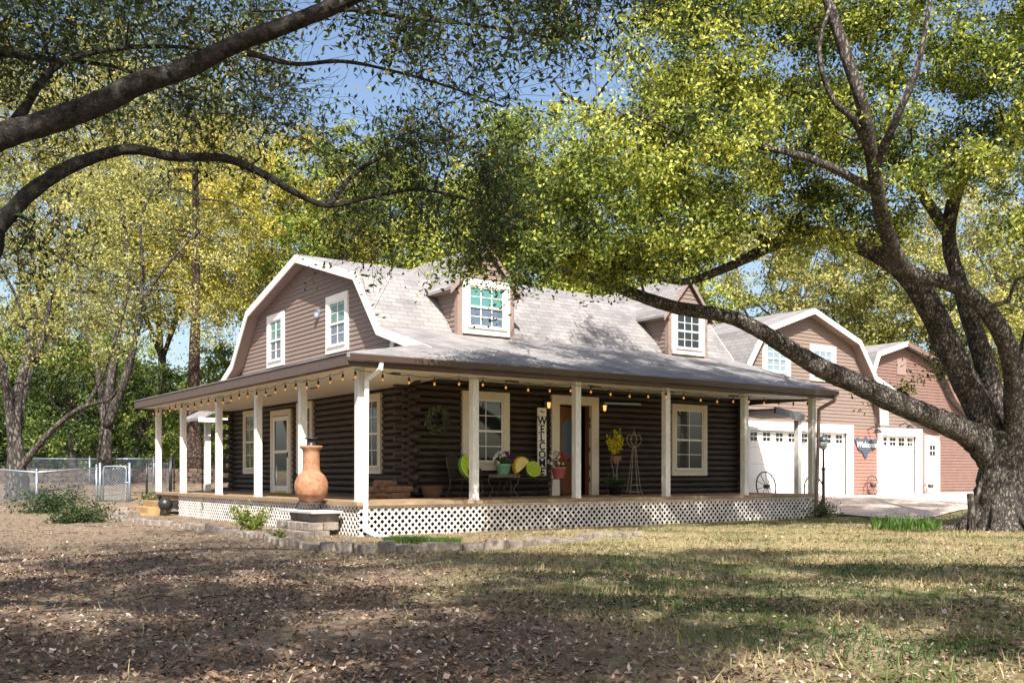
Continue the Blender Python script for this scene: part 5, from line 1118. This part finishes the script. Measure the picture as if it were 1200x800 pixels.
shrub('grass_tuft', 'bright grass tuft in the bed right of the corner downspout', 478, 636, .42, .14, 1500, 'green', .1, .012, 'grass tuft', True)
shrub('grass_tuft', 'smaller bright grass tuft in the bed farther from the downspout', 520, 636, .32, .12, 900, 'green', .1, .012, 'grass tuft', True)
# log stump by the trunk
x, y, z = onground(1138, 601); t = thing('driftwood_stump', 'short forked grey wood stump beside the driveway near the oak', 'stump', (x, y, z)); b = MB()
b.tube([(x, y, z-.05), (x+.02, y, z+.5), (x-.03, y, z+.8)], [.1, .08, .06], 8, wob=.08); b.tube([(x, y, z+.4), (x+.18, y-.05, z+.8), (x+.28, y-.05, z+1.05)], [.06, .05, .03], 7, wob=.08); b.build('wood', 'bark2', t)
# leaf litter
def scat(n, Yr, pw=1.0, Xf=.75):
    Yv = Yr[0]+(Yr[1]-Yr[0])*rng.uniform(0, 1, n)**pw; Xv = rng.uniform(-1, 1, n)*(Yv*Xf+2); x = CAMX+RT[0]*Xv+FW[0]*Yv; y = CAMY+RT[1]*Xv+FW[1]*Yv
    ok = ~((x > -.2) & (y > -.2)); return x[ok], y[ok], Xv[ok], Yv[ok]
def fnoise(x, y): return .5+.25*(np.sin(x*1.7+3*np.sin(y*.6))+np.sin(y*2.1+2*np.sin(x*.9+1)))
x, y, Xv, Yv = scat(200000, (3.5, 26), 1.1)
la, gr_m, _, _ = lawnmask(x, y); bed = ss(-2.2, -1.2, np.minimum(np.where(x > 0, y, x), 0))*0
p = (.9-.42*la)*(.3+.95*fnoise(x, y))*(1-.75*(1-la)*ss(13, 17, Yv)); keep = rng.uniform(0, 1, len(x)) < p
x, y = x[keep], y[keep]; n = len(x); z = gh(x, y)+rng.uniform(.006, .03, n)
a = rng.uniform(0, 2*math.pi, n); L = .026+.05*rng.beta(1.5, 2.5, n); Wl = L*rng.uniform(.3, .55, n); tl = rng.normal(0, .35, n); tl2 = rng.normal(0, .4, n)
d = np.stack([np.cos(a), np.sin(a), tl], 1); s = np.stack([-np.sin(a), np.cos(a), tl2], 1); c = np.stack([x, y, z], 1)
cup = np.zeros((n, 3)); cup[:, 2] = L*rng.uniform(-.1, .3, n)
V = np.stack([c-d*L[:, None]/2, c+s*Wl[:, None]/2+cup, c+d*L[:, None]/2, c-s*Wl[:, None]/2+cup], 1)
o = quads('leaf_litter', V, 'litter', np.clip(rng.beta(1.4, 2.0, n)+.18*(fnoise(x*.7, y*.9)-.5), 0, 1), loc=(0, 0, 0)); tag(o, 'dry brown fallen leaves scattered over the yard', 'fallen leaves', kind='stuff')
b = MB()
for k in range(420):
    Yv = 4+18*rng.uniform()**1.2; Xv = rng.uniform(-1, 1)*(Yv*.65+1); x, y = W(Xv, Yv)[:2]
    if x > -.3 and y > -.3: continue
    a = rng.uniform(0, 6.3); l = rng.uniform(.08, .4); z = float(gh(x, y))+.015; r_ = rng.uniform(.002, .006)
    b.tube([(x, y, z), (x+math.cos(a)*l*.5+rng.normal()*.02, y+math.sin(a)*l*.5+rng.normal()*.02, z+rng.uniform(0, .03)), (x+math.cos(a)*l, y+math.sin(a)*l, z)], [r_, r_*.8, r_*.4], 4)
tag(b.build('fallen_twigs', 'bark2', loc=(0, 0, 0)), 'thin fallen twigs strewn among the dry leaves', 'twigs', kind='stuff')
# grass
x, y, Xv, Yv = scat(260000, (3.5, 30), 1.05)
la, gr_m, _, _ = lawnmask(x, y); f2 = fnoise(x*.8+5, y*.7)
keep = rng.uniform(0, 1, len(x)) < (.05+.95*la)*(.35+.7*f2); x, y, gm, f2, Yv = x[keep], y[keep], gr_m[keep], f2[keep], Yv[keep]; ok = ~((x > 14) & (y > -2.7)); x, y, gm, f2, Yv = x[ok], y[ok], gm[ok], f2[ok], Yv[ok]
n = len(x); z = gh(x, y); h = (rng.uniform(.02, .05, n)+.06*(rng.uniform(0, 1, n) > .9))[:, None]; b0 = np.stack([x, y, z], 1); d = rng.normal(size=(n, 3))*.55; d[:, 2] = 1; tip = b0+d*h; s = np.stack([rng.normal(size=n), rng.normal(size=n), np.zeros(n)], 1); s /= np.linalg.norm(s, axis=1)[:, None]; s *= .006
var = .95-.9*gm*ss(.35, .65, fnoise(x*1.3+2, y*1.1))+rng.normal(0, .14, n)
o = quads('lawn_grass', np.stack([b0-s, b0+s, tip+s*.2, tip-s*.2], 1), 'blade', var, loc=(0, 0, 0)); tag(o, 'short patchy straw and green grass of the front yard', 'grass', kind='stuff')
